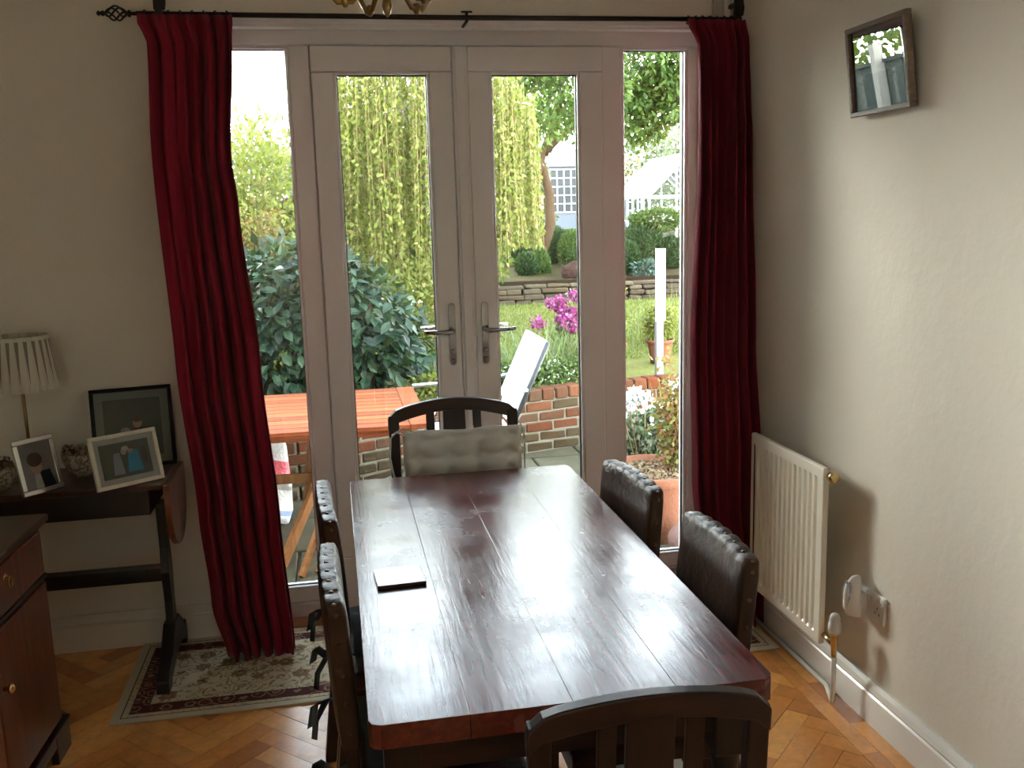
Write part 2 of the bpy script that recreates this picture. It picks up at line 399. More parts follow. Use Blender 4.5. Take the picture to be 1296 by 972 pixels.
# ------------------------------------------------------------------ mesh helpers
class MB:
    def __init__(s):
        s.v = []; s.f = []; s.mi = []; s.sm = []
    def add(s, vs, fs, mi=0, smooth=False):
        b = len(s.v)
        s.v.extend([tuple(p) for p in vs])
        s.f.extend([tuple(i + b for i in f) for f in fs])
        s.mi.extend([mi] * len(fs)); s.sm.extend([smooth] * len(fs))
        return s
    def box(s, c, d, rot=None, mi=0, taper=None):
        x, y, z = (q / 2 for q in d)
        vs = []
        for sz in (-1, 1):
            t = 1.0 if (taper is None or sz > 0) else taper
            for sx, sy in ((-1, -1), (1, -1), (1, 1), (-1, 1)):
                vs.append(Vector((sx * x * t, sy * y * t, sz * z)))
        if rot is not None:
            R = rot if isinstance(rot, Matrix) else Euler(rot).to_matrix()
            vs = [R @ q for q in vs]
        vs = [q + Vector(c) for q in vs]
        return s.add(vs, [(0, 3, 2, 1), (4, 5, 6, 7), (0, 1, 5, 4), (1, 2, 6, 5), (2, 3, 7, 6), (3, 0, 4, 7)], mi)
    def bx(s, x0, x1, y0, y1, z0, z1, mi=0):
        return s.box(((x0 + x1) / 2, (y0 + y1) / 2, (z0 + z1) / 2), (abs(x1 - x0), abs(y1 - y0), abs(z1 - z0)), mi=mi)
    def beam(s, a, b, wd, ht, mi=0, up=(0, 0, 1)):
        a = Vector(a); b = Vector(b); d = b - a
        L = d.length; d.normalize()
        u = Vector(up)
        if abs(d.dot(u)) > 0.98: u = Vector((0, 1, 0))
        sd_ = d.cross(u).normalized(); u = sd_.cross(d)
        R = Matrix((sd_, d, u)).transposed()
        return s.box((a + b) / 2, (wd, L, ht), R, mi)
    def tube(s, pts, rad, n=8, mi=0, smooth=True, cap=True):
        pts = [Vector(p) for p in pts]
        if not hasattr(rad, '__len__'): rad = [rad] * len(pts)
        vs = []; prev = None
        for i, p in enumerate(pts):
            d = (pts[min(i + 1, len(pts) - 1)] - pts[max(i - 1, 0)])
            if d.length < 1e-9: d = Vector((0, 0, 1))
            d.normalize()
            if prev is None:
                u = Vector((0, 0, 1)) if abs(d.z) < 0.9 else Vector((1, 0, 0))
                u = (u - d * d.dot(u)).normalized()
            else:
                u = (prev - d * d.dot(prev)).normalized()
            prev = u; q = d.cross(u)
            for k in range(n):
                a = 2 * PI * k / n
                vs.append(p + (u * math.cos(a) + q * math.sin(a)) * rad[i])
        fs = []
        for i in range(len(pts) - 1):
            for k in range(n):
                fs.append((i * n + k, i * n + (k + 1) % n, (i + 1) * n + (k + 1) % n, (i + 1) * n + k))
        s.add(vs, fs, mi, smooth)
        if cap:
            b = len(s.v) - len(vs)
            s.f.append(tuple(b + k for k in reversed(range(n)))); s.mi.append(mi); s.sm.append(False)
            s.f.append(tuple(b + (len(pts) - 1) * n + k for k in range(n))); s.mi.append(mi); s.sm.append(False)
        return s
    def lathe(s, prof, c=(0, 0, 0), n=24, mi=0, R=None, smooth=True):
        vs = []
        for r, z in prof:
            for k in range(n):
                a = 2 * PI * k / n
                p = Vector((r * math.cos(a), r * math.sin(a), z))
                if R is not None: p = R @ p
                vs.append(p + Vector(c))
        fs = []
        for i in range(len(prof) - 1):
            for k in range(n):
                fs.append((i * n + k, i * n + (k + 1) % n, (i + 1) * n + (k + 1) % n, (i + 1) * n + k))
        b = len(s.v)
        s.add(vs, fs, mi, smooth)
        s.f.append(tuple(b + k for k in reversed(range(n)))); s.mi.append(mi); s.sm.append(False)
        s.f.append(tuple(b + (len(prof) - 1) * n + k for k in range(n))); s.mi.append(mi); s.sm.append(False)
        return s
    def prism(s, outline, a0, a1, axis='y', mi=0):
        n = len(outline)
        def P(p, t):
            return {'y': (p[0], t, p[1]), 'x': (t, p[0], p[1]), 'z': (p[0], p[1], t)}[axis]
        vs = [P(p, a0) for p in outline] + [P(p, a1) for p in outline]
        fs = [tuple(range(n)), tuple(reversed(range(n, 2 * n)))]
        fs += [(k, n + k, n + (k + 1) % n, (k + 1) % n) for k in range(n)]
        return s.add(vs, fs, mi)
    def build(s, name, mat, parent=None, loc=None, rz=0, bevel=0, seg=2, recalc=True, solid=0, sub=0):
        me = bpy.data.meshes.new(name)
        me.from_pydata(s.v, [], s.f)
        mats = mat if isinstance(mat, (list, tuple)) else [mat]
        for m in mats: me.materials.append(m)
        me.polygons.foreach_set('material_index', s.mi)
        me.polygons.foreach_set('use_smooth', s.sm)
        me.update()
        if recalc:
            import bmesh
            bm = bmesh.new(); bm.from_mesh(me)
            bmesh.ops.recalc_face_normals(bm, faces=bm.faces)
            bm.to_mesh(me); bm.free()
        o = bpy.data.objects.new(name, me)
        COL.objects.link(o)
        if loc is not None: o.location = loc
        if rz: o.rotation_euler.z = rz
        if parent is not None: o.parent = parent
        if solid:
            m = o.modifiers.new('s', 'SOLIDIFY'); m.thickness = solid; m.offset = 0
        if bevel:
            m = o.modifiers.new('b', 'BEVEL'); m.width = bevel; m.segments = seg; m.limit_method = 'ANGLE'; m.angle_limit = math.radians(40)
        if sub:
            m = o.modifiers.new('d', 'SUBSURF'); m.levels = sub; m.render_levels = sub
        return o

def tag(o, label=None, cat=None, group=None, kind=None):
    if label: o['label'] = label
    if cat: o['category'] = cat
    if group: o['group'] = group
    if kind: o['kind'] = kind
    return o
def thing(name, label, cat, loc=(0, 0, 0), rz=0, group=None):
    o = bpy.data.objects.new(name, None); COL.objects.link(o)
    o.location = loc; o.rotation_euler.z = rz
    o.empty_display_size = 0.05
    return tag(o, label, cat, group)
def struct(o):
    o['kind'] = 'structure'; return o
def copy_tree(o, parent=None, label=None):
    c = o.copy(); COL.objects.link(c)
    if parent is not None: c.parent = parent
    if label: c['label'] = label
    for ch in list(o.children): copy_tree(ch, c)
    return c

def leaves_mesh(name, mat, C, D, U, L, W, parent=None, fold=0.25, kind='stuff', loc=None):
    """C centres (bases), D directions, U normals, L lengths, W half widths: folded two-triangle leaves"""
    C = np.asarray(C, float); n = len(C)
    D = D / np.linalg.norm(D, axis=1, keepdims=True)
    S = np.cross(D, U); S /= (np.linalg.norm(S, axis=1, keepdims=True) + 1e-9)
    Nn = np.cross(S, D)
    L = np.broadcast_to(L, (n,))[:, None]; W = np.broadcast_to(W, (n,))[:, None]
    V = np.empty((n, 4, 3))
    V[:, 0] = C; V[:, 2] = C + D * L
    V[:, 1] = C + D * L * 0.42 + S * W + Nn * W * fold
    V[:, 3] = C + D * L * 0.42 - S * W + Nn * W * fold
    base = np.arange(n)[:, None] * 4
    F = np.concatenate([base + np.array([[0, 1, 2]]), base + np.array([[0, 2, 3]])], axis=1).reshape(-1)
    me = bpy.data.meshes.new(name)
    me.vertices.add(n * 4); me.vertices.foreach_set('co', V.reshape(-1))
    me.loops.add(len(F)); me.loops.foreach_set('vertex_index', F.astype(np.int32))
    nf = len(F) // 3
    me.polygons.add(nf)
    me.polygons.foreach_set('loop_start', np.arange(nf, dtype=np.int32) * 3)
    me.materials.append(mat)
    me.update(calc_edges=True); me.validate()
    o = bpy.data.objects.new(name, me); COL.objects.link(o)
    if parent is not None: o.parent = parent
    if kind: o['kind'] = kind
    return o
def unit(n):
    v = RNG.normal(size=(n, 3)); return v / np.linalg.norm(v, axis=1, keepdims=True)
def ellipsoid_pts(n, c, r, inner=0.55, lump=0.12, seed=0):
    u = unit(n)
    rad = inner + (1 - inner) * RNG.random(n) ** 0.5
    ph = np.array([seed, seed * 1.7, seed * 2.3])
    bump = 1 + lump * (np.sin(u[:, 0] * 5 + ph[0]) + np.sin(u[:, 1] * 6 + ph[1]) + np.sin(u[:, 2] * 5.5 + ph[2]))
    return np.array(c) + u * np.array(r) * (rad * bump)[:, None], u
def bush(name, label, cat, c, r, n, L, W, mat, group=None, stem=None, inner=0.55, droop=0.2, loc_z=None, core=0.0, lump=0.12, second=None):
    zb = c[2] - r[2] if loc_z is None else loc_z
    t = thing(name, label, cat, (c[0], c[1], zb), 0, group)
    cc = (0, 0, c[2] - zb)
    P, u = ellipsoid_pts(n, cc, r, inner, lump, seed=c[0] * 3)
    keep = P[:, 2] > 0.005
    P, u = P[keep], u[keep]
    D = u * 0.8 + RNG.normal(size=u.shape) * 0.55; D[:, 2] -= droop
    leaves_mesh('foliage', mat, P, D, u + RNG.normal(size=u.shape) * 0.4, L * RNG.uniform(0.7, 1.25, len(P)), W * RNG.uniform(0.8, 1.2, len(P)), t)
    if second:
        m2, n2, L2, W2 = second
        P, u = ellipsoid_pts(n2, cc, tuple(q * 1.02 for q in r), 0.9, lump, seed=c[0] * 3)
        k = (P[:, 2] > 0.02) & (u[:, 2] > -0.2); P, u = P[k], u[k]
        leaves_mesh('blossom', m2, P, u + RNG.normal(size=u.shape) * 0.6, u + RNG.normal(size=u.shape) * 0.6, L2, W2, t)
    if stem:
        mb = MB()
        for k in range(stem):
            a = random.uniform(0, 2 * PI)
            mb.tube([(0.03 * math.cos(a), 0.03 * math.sin(a), -0.02), (r[0] * .2 * math.cos(a), r[1] * .2 * math.sin(a), cc[2] * .6), (r[0] * .55 * math.cos(a), r[1] * .55 * math.sin(a), cc[2] + r[2] * .4)], [0.018, 0.014, 0.006], 6)
        mb.build('stem', m_bark, t)
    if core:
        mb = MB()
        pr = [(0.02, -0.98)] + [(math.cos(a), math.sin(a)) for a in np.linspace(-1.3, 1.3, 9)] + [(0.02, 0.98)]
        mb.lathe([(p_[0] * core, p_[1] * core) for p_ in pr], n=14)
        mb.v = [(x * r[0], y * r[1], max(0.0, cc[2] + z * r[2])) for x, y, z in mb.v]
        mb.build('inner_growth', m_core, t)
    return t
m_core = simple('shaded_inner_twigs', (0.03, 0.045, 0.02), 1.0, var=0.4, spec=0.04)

# ================================================================== SETTING
XR = 1.580; YB = 3.67; XL = -2.3; YN = -2.2; ZC = 2.62
FX0, FX1, FZ1 = -0.44, 1.485, 2.296     # window opening
mb = MB()
mb.bx(XL - .2, FX0, YB, 3.95, -0.2, ZC); mb.bx(FX1, XR + .3, YB, 3.95, -0.2, ZC); mb.bx(FX0, FX1, YB, 3.95, FZ1, ZC)
struct(mb.build('wall_back', m_wall))
struct(MB().bx(XR, XR + .2, YN - .2, YB, -0.2, ZC).build('wall_right', m_wall))
struct(MB().bx(XL, XR, YN - .2, YN, -0.2, ZC).build('wall_front', m_wall))
WY0, WY1, WZ0, WZ1 = -1.7, -0.7, 1.05, 2.05      # unseen window added behind the camera as fill light for the room
mb = MB()
mb.bx(XL - .2, XL, YN - .2, WY0, -0.2, ZC); mb.bx(XL - .2, XL, WY1, YB, -0.2, ZC)
mb.bx(XL - .2, XL, WY0, WY1, -0.2, WZ0); mb.bx(XL - .2, XL, WY0, WY1, WZ1, ZC)
struct(mb.build('wall_left', m_wall))
wf = MB()
for y in (WY0 + .03, -1.1, WY1 - .03): wf.bx(XL - .13, XL - .07, y - .03, y + .03, WZ0, WZ1)
wf.bx(XL - .13, XL - .07, WY0, WY1, WZ0, WZ0 + .06); wf.bx(XL - .13, XL - .07, WY0, WY1, WZ1 - .06, WZ1)
w3 = struct(wf.build('fill_window', m_upvc))
MB().bx(XL - .103, XL - .097, WY0 + .05, WY1 - .05, WZ0 + .06, WZ1 - .06).build('pane', m_glass, w3)
struct(MB().bx(XL - .2, XR + .2, YN - .2, 3.95, ZC, ZC + .15).build('ceiling', m_ceil))

# floor: bitumen base plus herringbone blocks
floor = struct(MB().bx(XL, XR, YN, 3.95, -0.12, -0.006).build('floor', m_floorbase))
def clip(poly, ax, lim, sgn):
    out_ = []
    for i in range(len(poly)):
        a, b = poly[i], poly[(i + 1) % len(poly)]
        ia, ib = sgn * (lim - a[ax]) >= 0, sgn * (lim - b[ax]) >= 0
        if ia: out_.append(a)
        if ia != ib:
            t = (lim - a[ax]) / (b[ax] - a[ax])
            out_.append((a[0] + t * (b[0] - a[0]), a[1] + t * (b[1] - a[1])))
    return out_
BW, BL = 0.074, 0.296
s2 = math.sqrt(.5)
blocks = []
for k in range(-90, 91):
    for mcol in range(-14, 15):
        x0 = k * BW + mcol * 2 * BL; y0 = k * BW
        for (ax_, ay_, bx_, by_) in ((x0, y0, x0 + BL, y0 + BW), (x0 + BL, y0 - BL + BW, x0 + BL + BW, y0 + BW)):
            g = 0.0009
            q = [(ax_ + g, ay_ + g), (bx_ - g, ay_ + g), (bx_ - g, by_ - g), (ax_ + g, by_ - g)]
            q = [((x - y) * s2 - .06, (x + y) * s2 + 1.02) for x, y in q]
            cx = sum(p[0] for p in q) / 4; cy = sum(p[1] for p in q) / 4
            if cx < XL - .2 or cx > 1.6 or cy < -.3 or cy > 3.9: continue
            for (a_, l_, s_) in ((0, 1.446, 1), (0, XL + .002, -1), (1, 3.78, 1)):
                q = clip(q, a_, l_, s_)
                if len(q) < 3: break
            if len(q) < 3: continue
            blocks.append((cx, cy, q))
yy = YB + .1
while yy > 0.2:
    ln = random.uniform(.26, .33)
    for xa, xb in ((1.4475, 1.502), (1.5035, 1.56)):
        o_ = 0 if xa < 1.5 else -.13
        blocks.append(((xa + xb) / 2, yy - ln / 2 + o_, [(xa, yy - ln + .001 + o_), (xb, yy - ln + .001 + o_), (xb, yy + o_), (xa, yy + o_)]))
    yy -= ln
def blk_key(b):
    x, y, _ = b
    vis = in_frame(x, y, 0, 40)
    hid = (0.05 < x < 0.95 and 1.2 < y < 3.0) or (-0.78 < x < 1.43 and 3.1 < y < 3.62) or (x < -1.0 and y < 2.9)
    return (0 if (vis and not hid) else 1, math.hypot(x, y))
blocks.sort(key=blk_key)
rest = MB()
for i, (cx, cy, q) in enumerate(blocks):
    dz = random.uniform(-.0006, .0002)
    if i < 300:
        b = MB().prism([(x - cx, y - cy) for x, y in q], -0.006 - 0, dz, 'z')
        b.build('parquet_block', m_parq, floor, (cx, cy, 0), recalc=True)
    else:
        rest.prism(q, -0.006, dz, 'z')
tag(rest.build('parquet_field', m_parq, floor), kind='stuff')

# skirting boards
def skirt_profile(t=.02, h=.125):
    return [(0, 0), (t, 0), (t, h * .70), (t * .8, h * .74), (t * .95, h * .80), (t * .7, h * .90), (t * .35, h), (0, h)]
sk = MB().prism([(XR - a, b) for a, b in skirt_profile(.024, .135)], YN, YB, 'y')
struct(sk.build('baseboard_right', m_gloss))
# pipe boxed along the foot of the right skirting
mb = MB().prism([(YB - a, b) for a, b in skirt_profile(.02, .14)], XL, FX0, 'x')
struct(mb.build('baseboard_back', m_wall))

# ------------------------------------------------------------------ doors and sidelights
YF0, YF1 = 3.775, 3.845
mb = MB()
mb.bx(FX0, FX1, YF0, YF1, FZ1 - .066, FZ1)            # head
mb.bx(FX0, FX0 + .045, YF0, YF1, 0.03, FZ1 - .066)
mb.bx(FX1 - .042, FX1, YF0, YF1, 0.03, FZ1 - .066)
mb.bx(-.116, -.039, YF0, YF1, 0.03, FZ1 - .066)       # mullions
for xa_, xb_ in ((-.06, -.015), (1.058, 1.105)): mb.bx(xa_, xb_, 3.8255, YF1 - .002, 0.04, FZ1 - .05)
mb.bx(-.06, 1.105, 3.8255, YF1 - .002, 2.205, FZ1 - .05)
mb.bx(1.084, 1.166, YF0, YF1, 0.03, FZ1 - .066)
mb.bx(FX0, FX1, YF0 - .01, YF1 + .02, -0.02, .062)        # sill
mb.bx(FX0, FX1, YF0 + .015, YF1, FZ1, FZ1 + .0)
struct(mb.build('trim_1', m_upvc, bevel=.006))
m_threshold = wood('threshold_oak', (0.30, 0.12, 0.04), (0.45, 0.2, 0.07), 0.4, axis='x')
struct(MB().bx(FX0, FX1, YB - .0, YF0 - .012, -.02, .006).build('trim_2', m_threshold, bevel=.003))
# upper moulding around the head of the opening
mb = MB(); mb.bx(FX0 - .01, FX1 + .01, YB - .012, YB + .0, FZ1 - .012, FZ1 + .02); mb.bx(FX0, FX1, YB + .0, YB + .045, FZ1 - .022, FZ1 - .001)
struct(mb.build('trim_3', m_upvc, bevel=.004))
def bead(mb, x0, x1, z0, z1, y0=3.79, y1=3.80, w=.014):
    for (a, b, c_, d) in ((x0, x1, z1 - w, z1), (x0, x1, z0, z0 + w), (x0, x0 + w, z0 + w, z1 - w), (x1 - w, x1, z0 + w, z1 - w)):
        mb.bx(a, b, y0, y1, c_, d)
def sidelight(name, x0, x1, z0, z1):
    mb = MB()
    bead(mb, x0, x1, z0, z1, 3.78, 3.835, .012)
    f = struct(mb.build(name, m_upvc, bevel=.003))
    g = MB(); bead(g, x0 + .011, x1 - .011, z0 + .011, z1 - .011, 3.80, 3.815, .004)
    g.build('gasket', m_gasket, f)
    MB().bx(x0 + .01, x1 - .01, 3.806, 3.808, z0 + .01, z1 - .01).build('pane', m_glass, f)
    b = MB().bx(x0, x1, 3.78, 3.84, .062, z0); b.build('bottom_rail', m_upvc, f, bevel=.004)
sidelight('window_1', -.395, -.116, .115, 2.230)
sidelight('window_2', 1.166, 1.443, .115, 2.230)
def leaf(name, x0, x1, gx0, gx1, gz0=.24, gz1=2.133, hside=1):
    y0, y1 = 3.755, 3.825
    z0, z1 = .064, 2.226
    mb = MB()
    mb.bx(x0, x1, y0, y1, gz1, z1); mb.bx(x0, x1, y0, y1, z0, gz0)
    mb.bx(x0, gx0, y0, y1, gz0, gz1); mb.bx(gx1, x1, y0, y1, gz0, gz1)
    d = struct(mb.build(name, m_upvc, bevel=.005))
    b = MB(); bead(b, gx0, gx1, gz0, gz1, y0 - .0 + .004, y0 + .03, .010); b.build('glazing_bead', m_upvc, d, bevel=.002)
    g = MB(); bead(g, gx0 + .009, gx1 - .009, gz0 + .009, gz1 - .009, 3.775, 3.79, .005); g.build('gasket', m_gasket, d)
    MB().bx(gx0 + .008, gx1 - .008, 3.79, 3.793, gz0 + .008, gz1 - .008).build('pane', m_glass, d)
    # handle
    hx = x1 - .036 if hside > 0 else x0 + .036
    sg = -1 if hside > 0 else 1
    hz = 1.145
    n = 10
    ol = [(hx + .014 * math.cos(a), hz + .095 + .014 * math.sin(a)) for a in np.linspace(0, PI, n)] + [(hx + .014 * math.cos(a), hz - .125 + .014 * math.sin(a)) for a in np.linspace(PI, 2 * PI, n)]
    pl = MB().prism(ol, y0 - .009, y0, 'y').build('handle_plate', m_chrome, d, bevel=.002)
    hb = MB(); hb.tube([(hx, y0 - .006, hz), (hx, y0 - .045, hz), (hx + sg * .012, y0 - .055, hz), (hx + sg * .05, y0 - .056, hz), (hx + sg * .115, y0 - .05, hz + .002)], [.010, .010, .011, .009, .008], 12)
    hb.build('door_handle', m_chrome, d)
    kb = MB(); kb.lathe([(.011, 0), (.011, .014), (.008, .016)], (hx, y0 - .009, hz - .085), 12, R=Matrix.Rotation(PI / 2, 3, 'X'))
    kb.lathe([(.012, 0), (.012, .010), (.006, .018)], (hx, y0 - .009, hz - .122), 12, R=Matrix.Rotation(PI / 2, 3, 'X'))
    kb.build('lock_cylinder', m_chrome, d)
    ob = MB(); ob.tube([(hx, y1, hz), (hx, y1 + .05, hz), (hx + sg * .05, y1 + .058, hz), (hx + sg * .115, y1 + .05, hz)], [.010, .010, .009, .008], 10)
    ob.build('outside_handle', m_chrome, d)
leaf('door_1', -.037, .489, .046, .402, hside=1)
leaf('door_2', .549, 1.081, .634, .990, hside=-1)
mb = MB(); mb.bx(.490, .548, 3.748, 3.80, .064, 2.226); mb.bx(.500, .538, 3.741, 3.75, .064, 2.226)
struct(mb.build('trim_4', m_upvc, bevel=.004))
# white pipes in the far right corner
mb = MB(); mb.tube([(1.50, 3.645, .15), (1.50, 3.645, ZC)], .011, 10)
tag(mb.build('heating_pipe', m_gloss), 'thin white pipe rising beside the wall corner above the right curtain', 'pipe')
mb = MB(); mb.tube([(1.548, 3.64, 2.30), (1.548, 3.64, ZC)], .013, 10)
tag(mb.build('heating_pipe', m_gloss), 'thicker white pipe in the room corner behind the right pole bracket', 'pipe')

# ------------------------------------------------------------------ curtain pole and curtains
RY, RZ = 3.56, 2.293
cp = thing('curtain_pole', 'dark iron curtain pole with twisted cage finial spanning above the doors', 'curtain pole', (0, RY, RZ))
MB().tube([(-.60, 0, 0), (.5, 0, -.003), (1.57, 0, 0)], .009, 12).build('pole', m_iron, cp)
fb = MB()
fb.tube([(-.60, 0, 0), (-.625, 0, 0)], .006, 8)
fb.lathe([(.004, 0), (.012, .004), (.012, .010), (.005, .014)], (-.615, 0, 0), 12, R=Matrix.Rotation(-PI / 2, 3, 'Y'))
for k in range(5):
    pts = []
    for i in range(13):
        t = i / 12
        a = 2 * PI * k / 5 + t * PI * 1.1
        r = .024 * math.sin(PI * t) ** .8 if 0 < t < 1 else 0
        pts.append((-.628 - .072 * t, r * math.cos(a), r * math.sin(a)))
    fb.tube(pts, .0032, 6)
fb.lathe([(.004, 0), (.010, .008), (.005, .016), (.009, .022), (.004, .028)], (-.698, 0, 0), 12, R=Matrix.Rotation(-PI / 2, 3, 'Y'))
fb.build('finial', m_iron, cp)
for bxx in (-.525, 1.555):
    b = MB()
    ol = [(bxx - .017, .012), (bxx + .020, .012), (bxx + .024, .04), (bxx + .018, .08), (bxx + .01, .12), (bxx - .012, .12), (bxx - .016, .07)]
    b.prism([(x, z) for x, z in ol], -.012, .0, 'y')
    b.bx(bxx - .008, bxx + .008, 0, YB - RY - .0, .05, .065)
    b.bx(bxx - .012, bxx + .012, -.012, .012, -.012, .014)
    b.build('bracket', m_iron, cp, bevel=.002)
b = MB(); b.bx(.505, .545, -.006, .006, .014, .020); b.bx(.520, .530, -.006, .006, -.018, .016); b.bx(.520, .530, 0, YB - RY, -.018, -.010)
b.build('bracket', m_iron, cp, bevel=.002)

def interp(tab, v):
    for (a, x), (b, y) in zip(tab, tab[1:]):
        if v >= b:
            t = (v - a) / (b - a) if b != a else 0
            t = t * t * (3 - 2 * t)
            return x + (y - x) * t
    return tab[-1][1]
def curtain(name, label, tabL, tabR, tabY, nf, seed, ztop=2.275, amp=.045, hem=0.0):
    rnd = random.Random(seed)
    NU, NV = 220, 70
    ph = [rnd.uniform(0, 6) for _ in range(6)]
    t = thing(name, label, 'curtain', (0, 0, 0))
    vs = []
    for j in range(NV + 1):
        v = j / NV
        z = ztop * (1 - v) + .012
        head = max(0, 1 - (ztop + .012 - z) / .09)
        open_ = min(1, (ztop - z) / .5 + .25)
        xl, xr, yc = interp(tabL, z), interp(tabR, z), interp(tabY, z)
        for i in range(NU + 1):
            u = i / NU
            uu = u + .018 * math.sin(2 * PI * u * 2 + ph[0] + v * 1.2) * (1 - v * .3)
            fold = math.sin(2 * PI * nf * uu + ph[1] + .6 * math.sin(v * 2.5 + ph[2]))
            fold += .35 * math.sin(2 * PI * (nf * 2 + 1) * uu + ph[3] + v * 1.5)
            fold = math.copysign(abs(fold) ** .75, fold)
            pleat = math.sin(2 * PI * nf * 2.5 * u)
            a = amp * (.35 + .65 * open_) * (1 - .75 * head)
            y = yc + a * fold * (1 - .15 * math.sin(ph[4] + u * 9)) + head * .007 * pleat
            x = xl + (xr - xl) * u + .012 * open_ * math.cos(2 * PI * nf * uu + ph[1] + ph[5])
            x = min(x, XR - .006 - .0)
            hz = z
            if j == NV: hz = z
            vs.append((x, y, hz + (hem * math.sin(u * 7) * v ** 8)))
    fs = [(j * (NU + 1) + i, j * (NU + 1) + i + 1, (j + 1) * (NU + 1) + i + 1, (j + 1) * (NU + 1) + i) for j in range(NV) for i in range(NU)]
    m = MB().add(vs, fs, 0, True)
    m.build('drape', m_velvet, t, recalc=False, solid=.0025)
    for k in range(8):
        x = tabL[0][1] + (tabR[0][1] - tabL[0][1]) * (k + .5) / 8
        rg = MB()
        rg.tube([(x + random.uniform(-.004, .004), RY + .0145 * math.cos(a), RZ - .003 + .0145 * math.sin(a)) for a in np.linspace(0, 2 * PI, 15)], .0022, 6, cap=False)
        rg.build('curtain_ring', m_iron, t)
    return t
curtain('curtain', 'burgundy red curtain bunched left of the doors, hem turned on the rug',
        [(2.3, -.592), (2.262, -.590), (2.19, -.560), (1.8, -.570), (1.1, -.552), (.55, -.520), (.22, -.500), (.0, -.455)],
        [(2.3, -.285), (2.262, -.283), (2.19, -.287), (1.8, -.312), (1.65, -.300), (1.1, -.265), (.5, -.235), (.0, -.212)],
        [(2.3, 3.535), (2.2, 3.52), (1.0, 3.50), (.35, 3.49), (.0, 3.45)], 6, 3)
curtain('curtain', 'burgundy red curtain gathered in the right corner beside the radiator',
        [(2.3, 1.345), (2.262, 1.345), (2.19, 1.368), (1.8, 1.355), (1.1, 1.310), (.6, 1.295), (.2, 1.32), (.0, 1.31)],
        [(2.3, 1.574), (2.262, 1.574), (2.19, 1.574), (1.9, 1.562), (1.0, 1.560), (.0, 1.545)],
        [(2.3, 3.535), (2.2, 3.50), (1.8, 3.46), (1.1, 3.41), (.6, 3.34), (.0, 3.27)], 6, 11, amp=.04)

# ------------------------------------------------------------------ radiator
rd = thing('radiator', 'cream ribbed panel radiator on the right wall beside the curtain', 'radiator', (1.545, 3.045, .182))
y0r, y1r, zr0, zr1, xf = -.345, .185, 0.0, .588, -.055
mb = MB()
prof = []
yv = y0r + .02
pitch = .0355
while yv < y1r - .02:
    prof += [(xf, yv), (xf, yv + .014), (xf + .014, yv + .019), (xf + .014, yv + .030)]
    yv += pitch
n = len(prof)
zz_ = [zr0 + .030, zr0 + .045, zr1 - .045, zr1 - .030]
vs = [((x if k in (1, 2) else xf), y, z) for k, z in enumerate(zz_) for x, y in prof]
fs = [(k * n + i, k * n + i + 1, (k + 1) * n + i + 1, (k + 1) * n + i) for k in range(3) for i in range(n - 1)]
mb.add(vs, fs)
yA, yB_ = prof[0][1], prof[-1][1]
mb.add([(xf, y0r, zr0 + .0), (xf, y1r, zr0), (xf, y1r, zr0 + .030), (xf, y0r, zr0 + .030)], [(0, 1, 2, 3)])
mb.add([(xf, y0r, zr1 - .030), (xf, y1r, zr1 - .030), (xf, y1r, zr1), (xf, y0r, zr1)], [(0, 1, 2, 3)])
mb.add([(xf, y0r, zr0 + .030), (xf, yA, zr0 + .030), (xf, yA, zr1 - .030), (xf, y0r, zr1 - .030)], [(0, 1, 2, 3)])
mb.add([(xf, yB_, zr0 + .030), (xf, y1r, zr0 + .030), (xf, y1r, zr1 - .030), (xf, yB_, zr1 - .030)], [(0, 1, 2, 3)])
mb.build('front_panel', m_rad, rd, solid=.002)
mb = MB(); mb.bx(xf, xf + .018, y0r - .002, y0r + .001, zr0, zr1); mb.bx(xf + .001, xf + .016, y0r, y1r, zr1 - .004, zr1 + .004)
mb.bx(xf + .0165, xf + .018, y0r + .02, y1r, zr0 + .0, zr1 - .02); mb.bx(xf + .018, xf + .028, y0r + .03, y1r - .03, .01, .52)
mb.build('back_panel', m_rad, rd, bevel=.002)
for yy_ in (y0r + .14, y1r - .13): MB().bx(xf + .028, XR - 1.545 - .001, yy_, yy_ + .03, .1, .5).build('wall_bracket', m_rad, rd)
mb = MB(); mb.lathe([(.014, -.02), (.014, .008), (.018, .010), (.018, .022), (.012, .026)], (xf + .022, y0r - .008, zr1 - .022), 16, R=Matrix.Rotation(PI / 2, 3, 'X'))
mb.build('bleed_valve', m_brass2, rd)
vx, vy = -.045, y0r - .08
mb = MB(); mb.lathe([(.008, -.09), (.010, -.05), (.012, -.045), (.012, -.01), (.015, -.008), (.015, .0)], (vx, vy, .075), 14)
mb.tube([(vx, vy, .03), (xf + .02, y0r + .02, .03)], .010, 10); mb.build('valve_body', m_brass2, rd)
mb = MB(); mb.lathe([(.017, 0), (.021, .01), (.021, .028), (.018, .034), (.017, .05), (.012, .062), (.004, .066)], (vx, vy, .073), 20)
mb.build('thermostat_head', m_plast, rd)
mb = MB(); mb.tube([(vx, vy, -.01), (vx, vy, -.15), (vx + .006, vy + .012, -.168), (vx + .02, vy + .05, -.171), (-.001, vy + .12, -.171), (-.001, YB - 3.045 - .1, -.171)], .0085, 10)
mb.build('supply_pipe', m_gloss, rd)

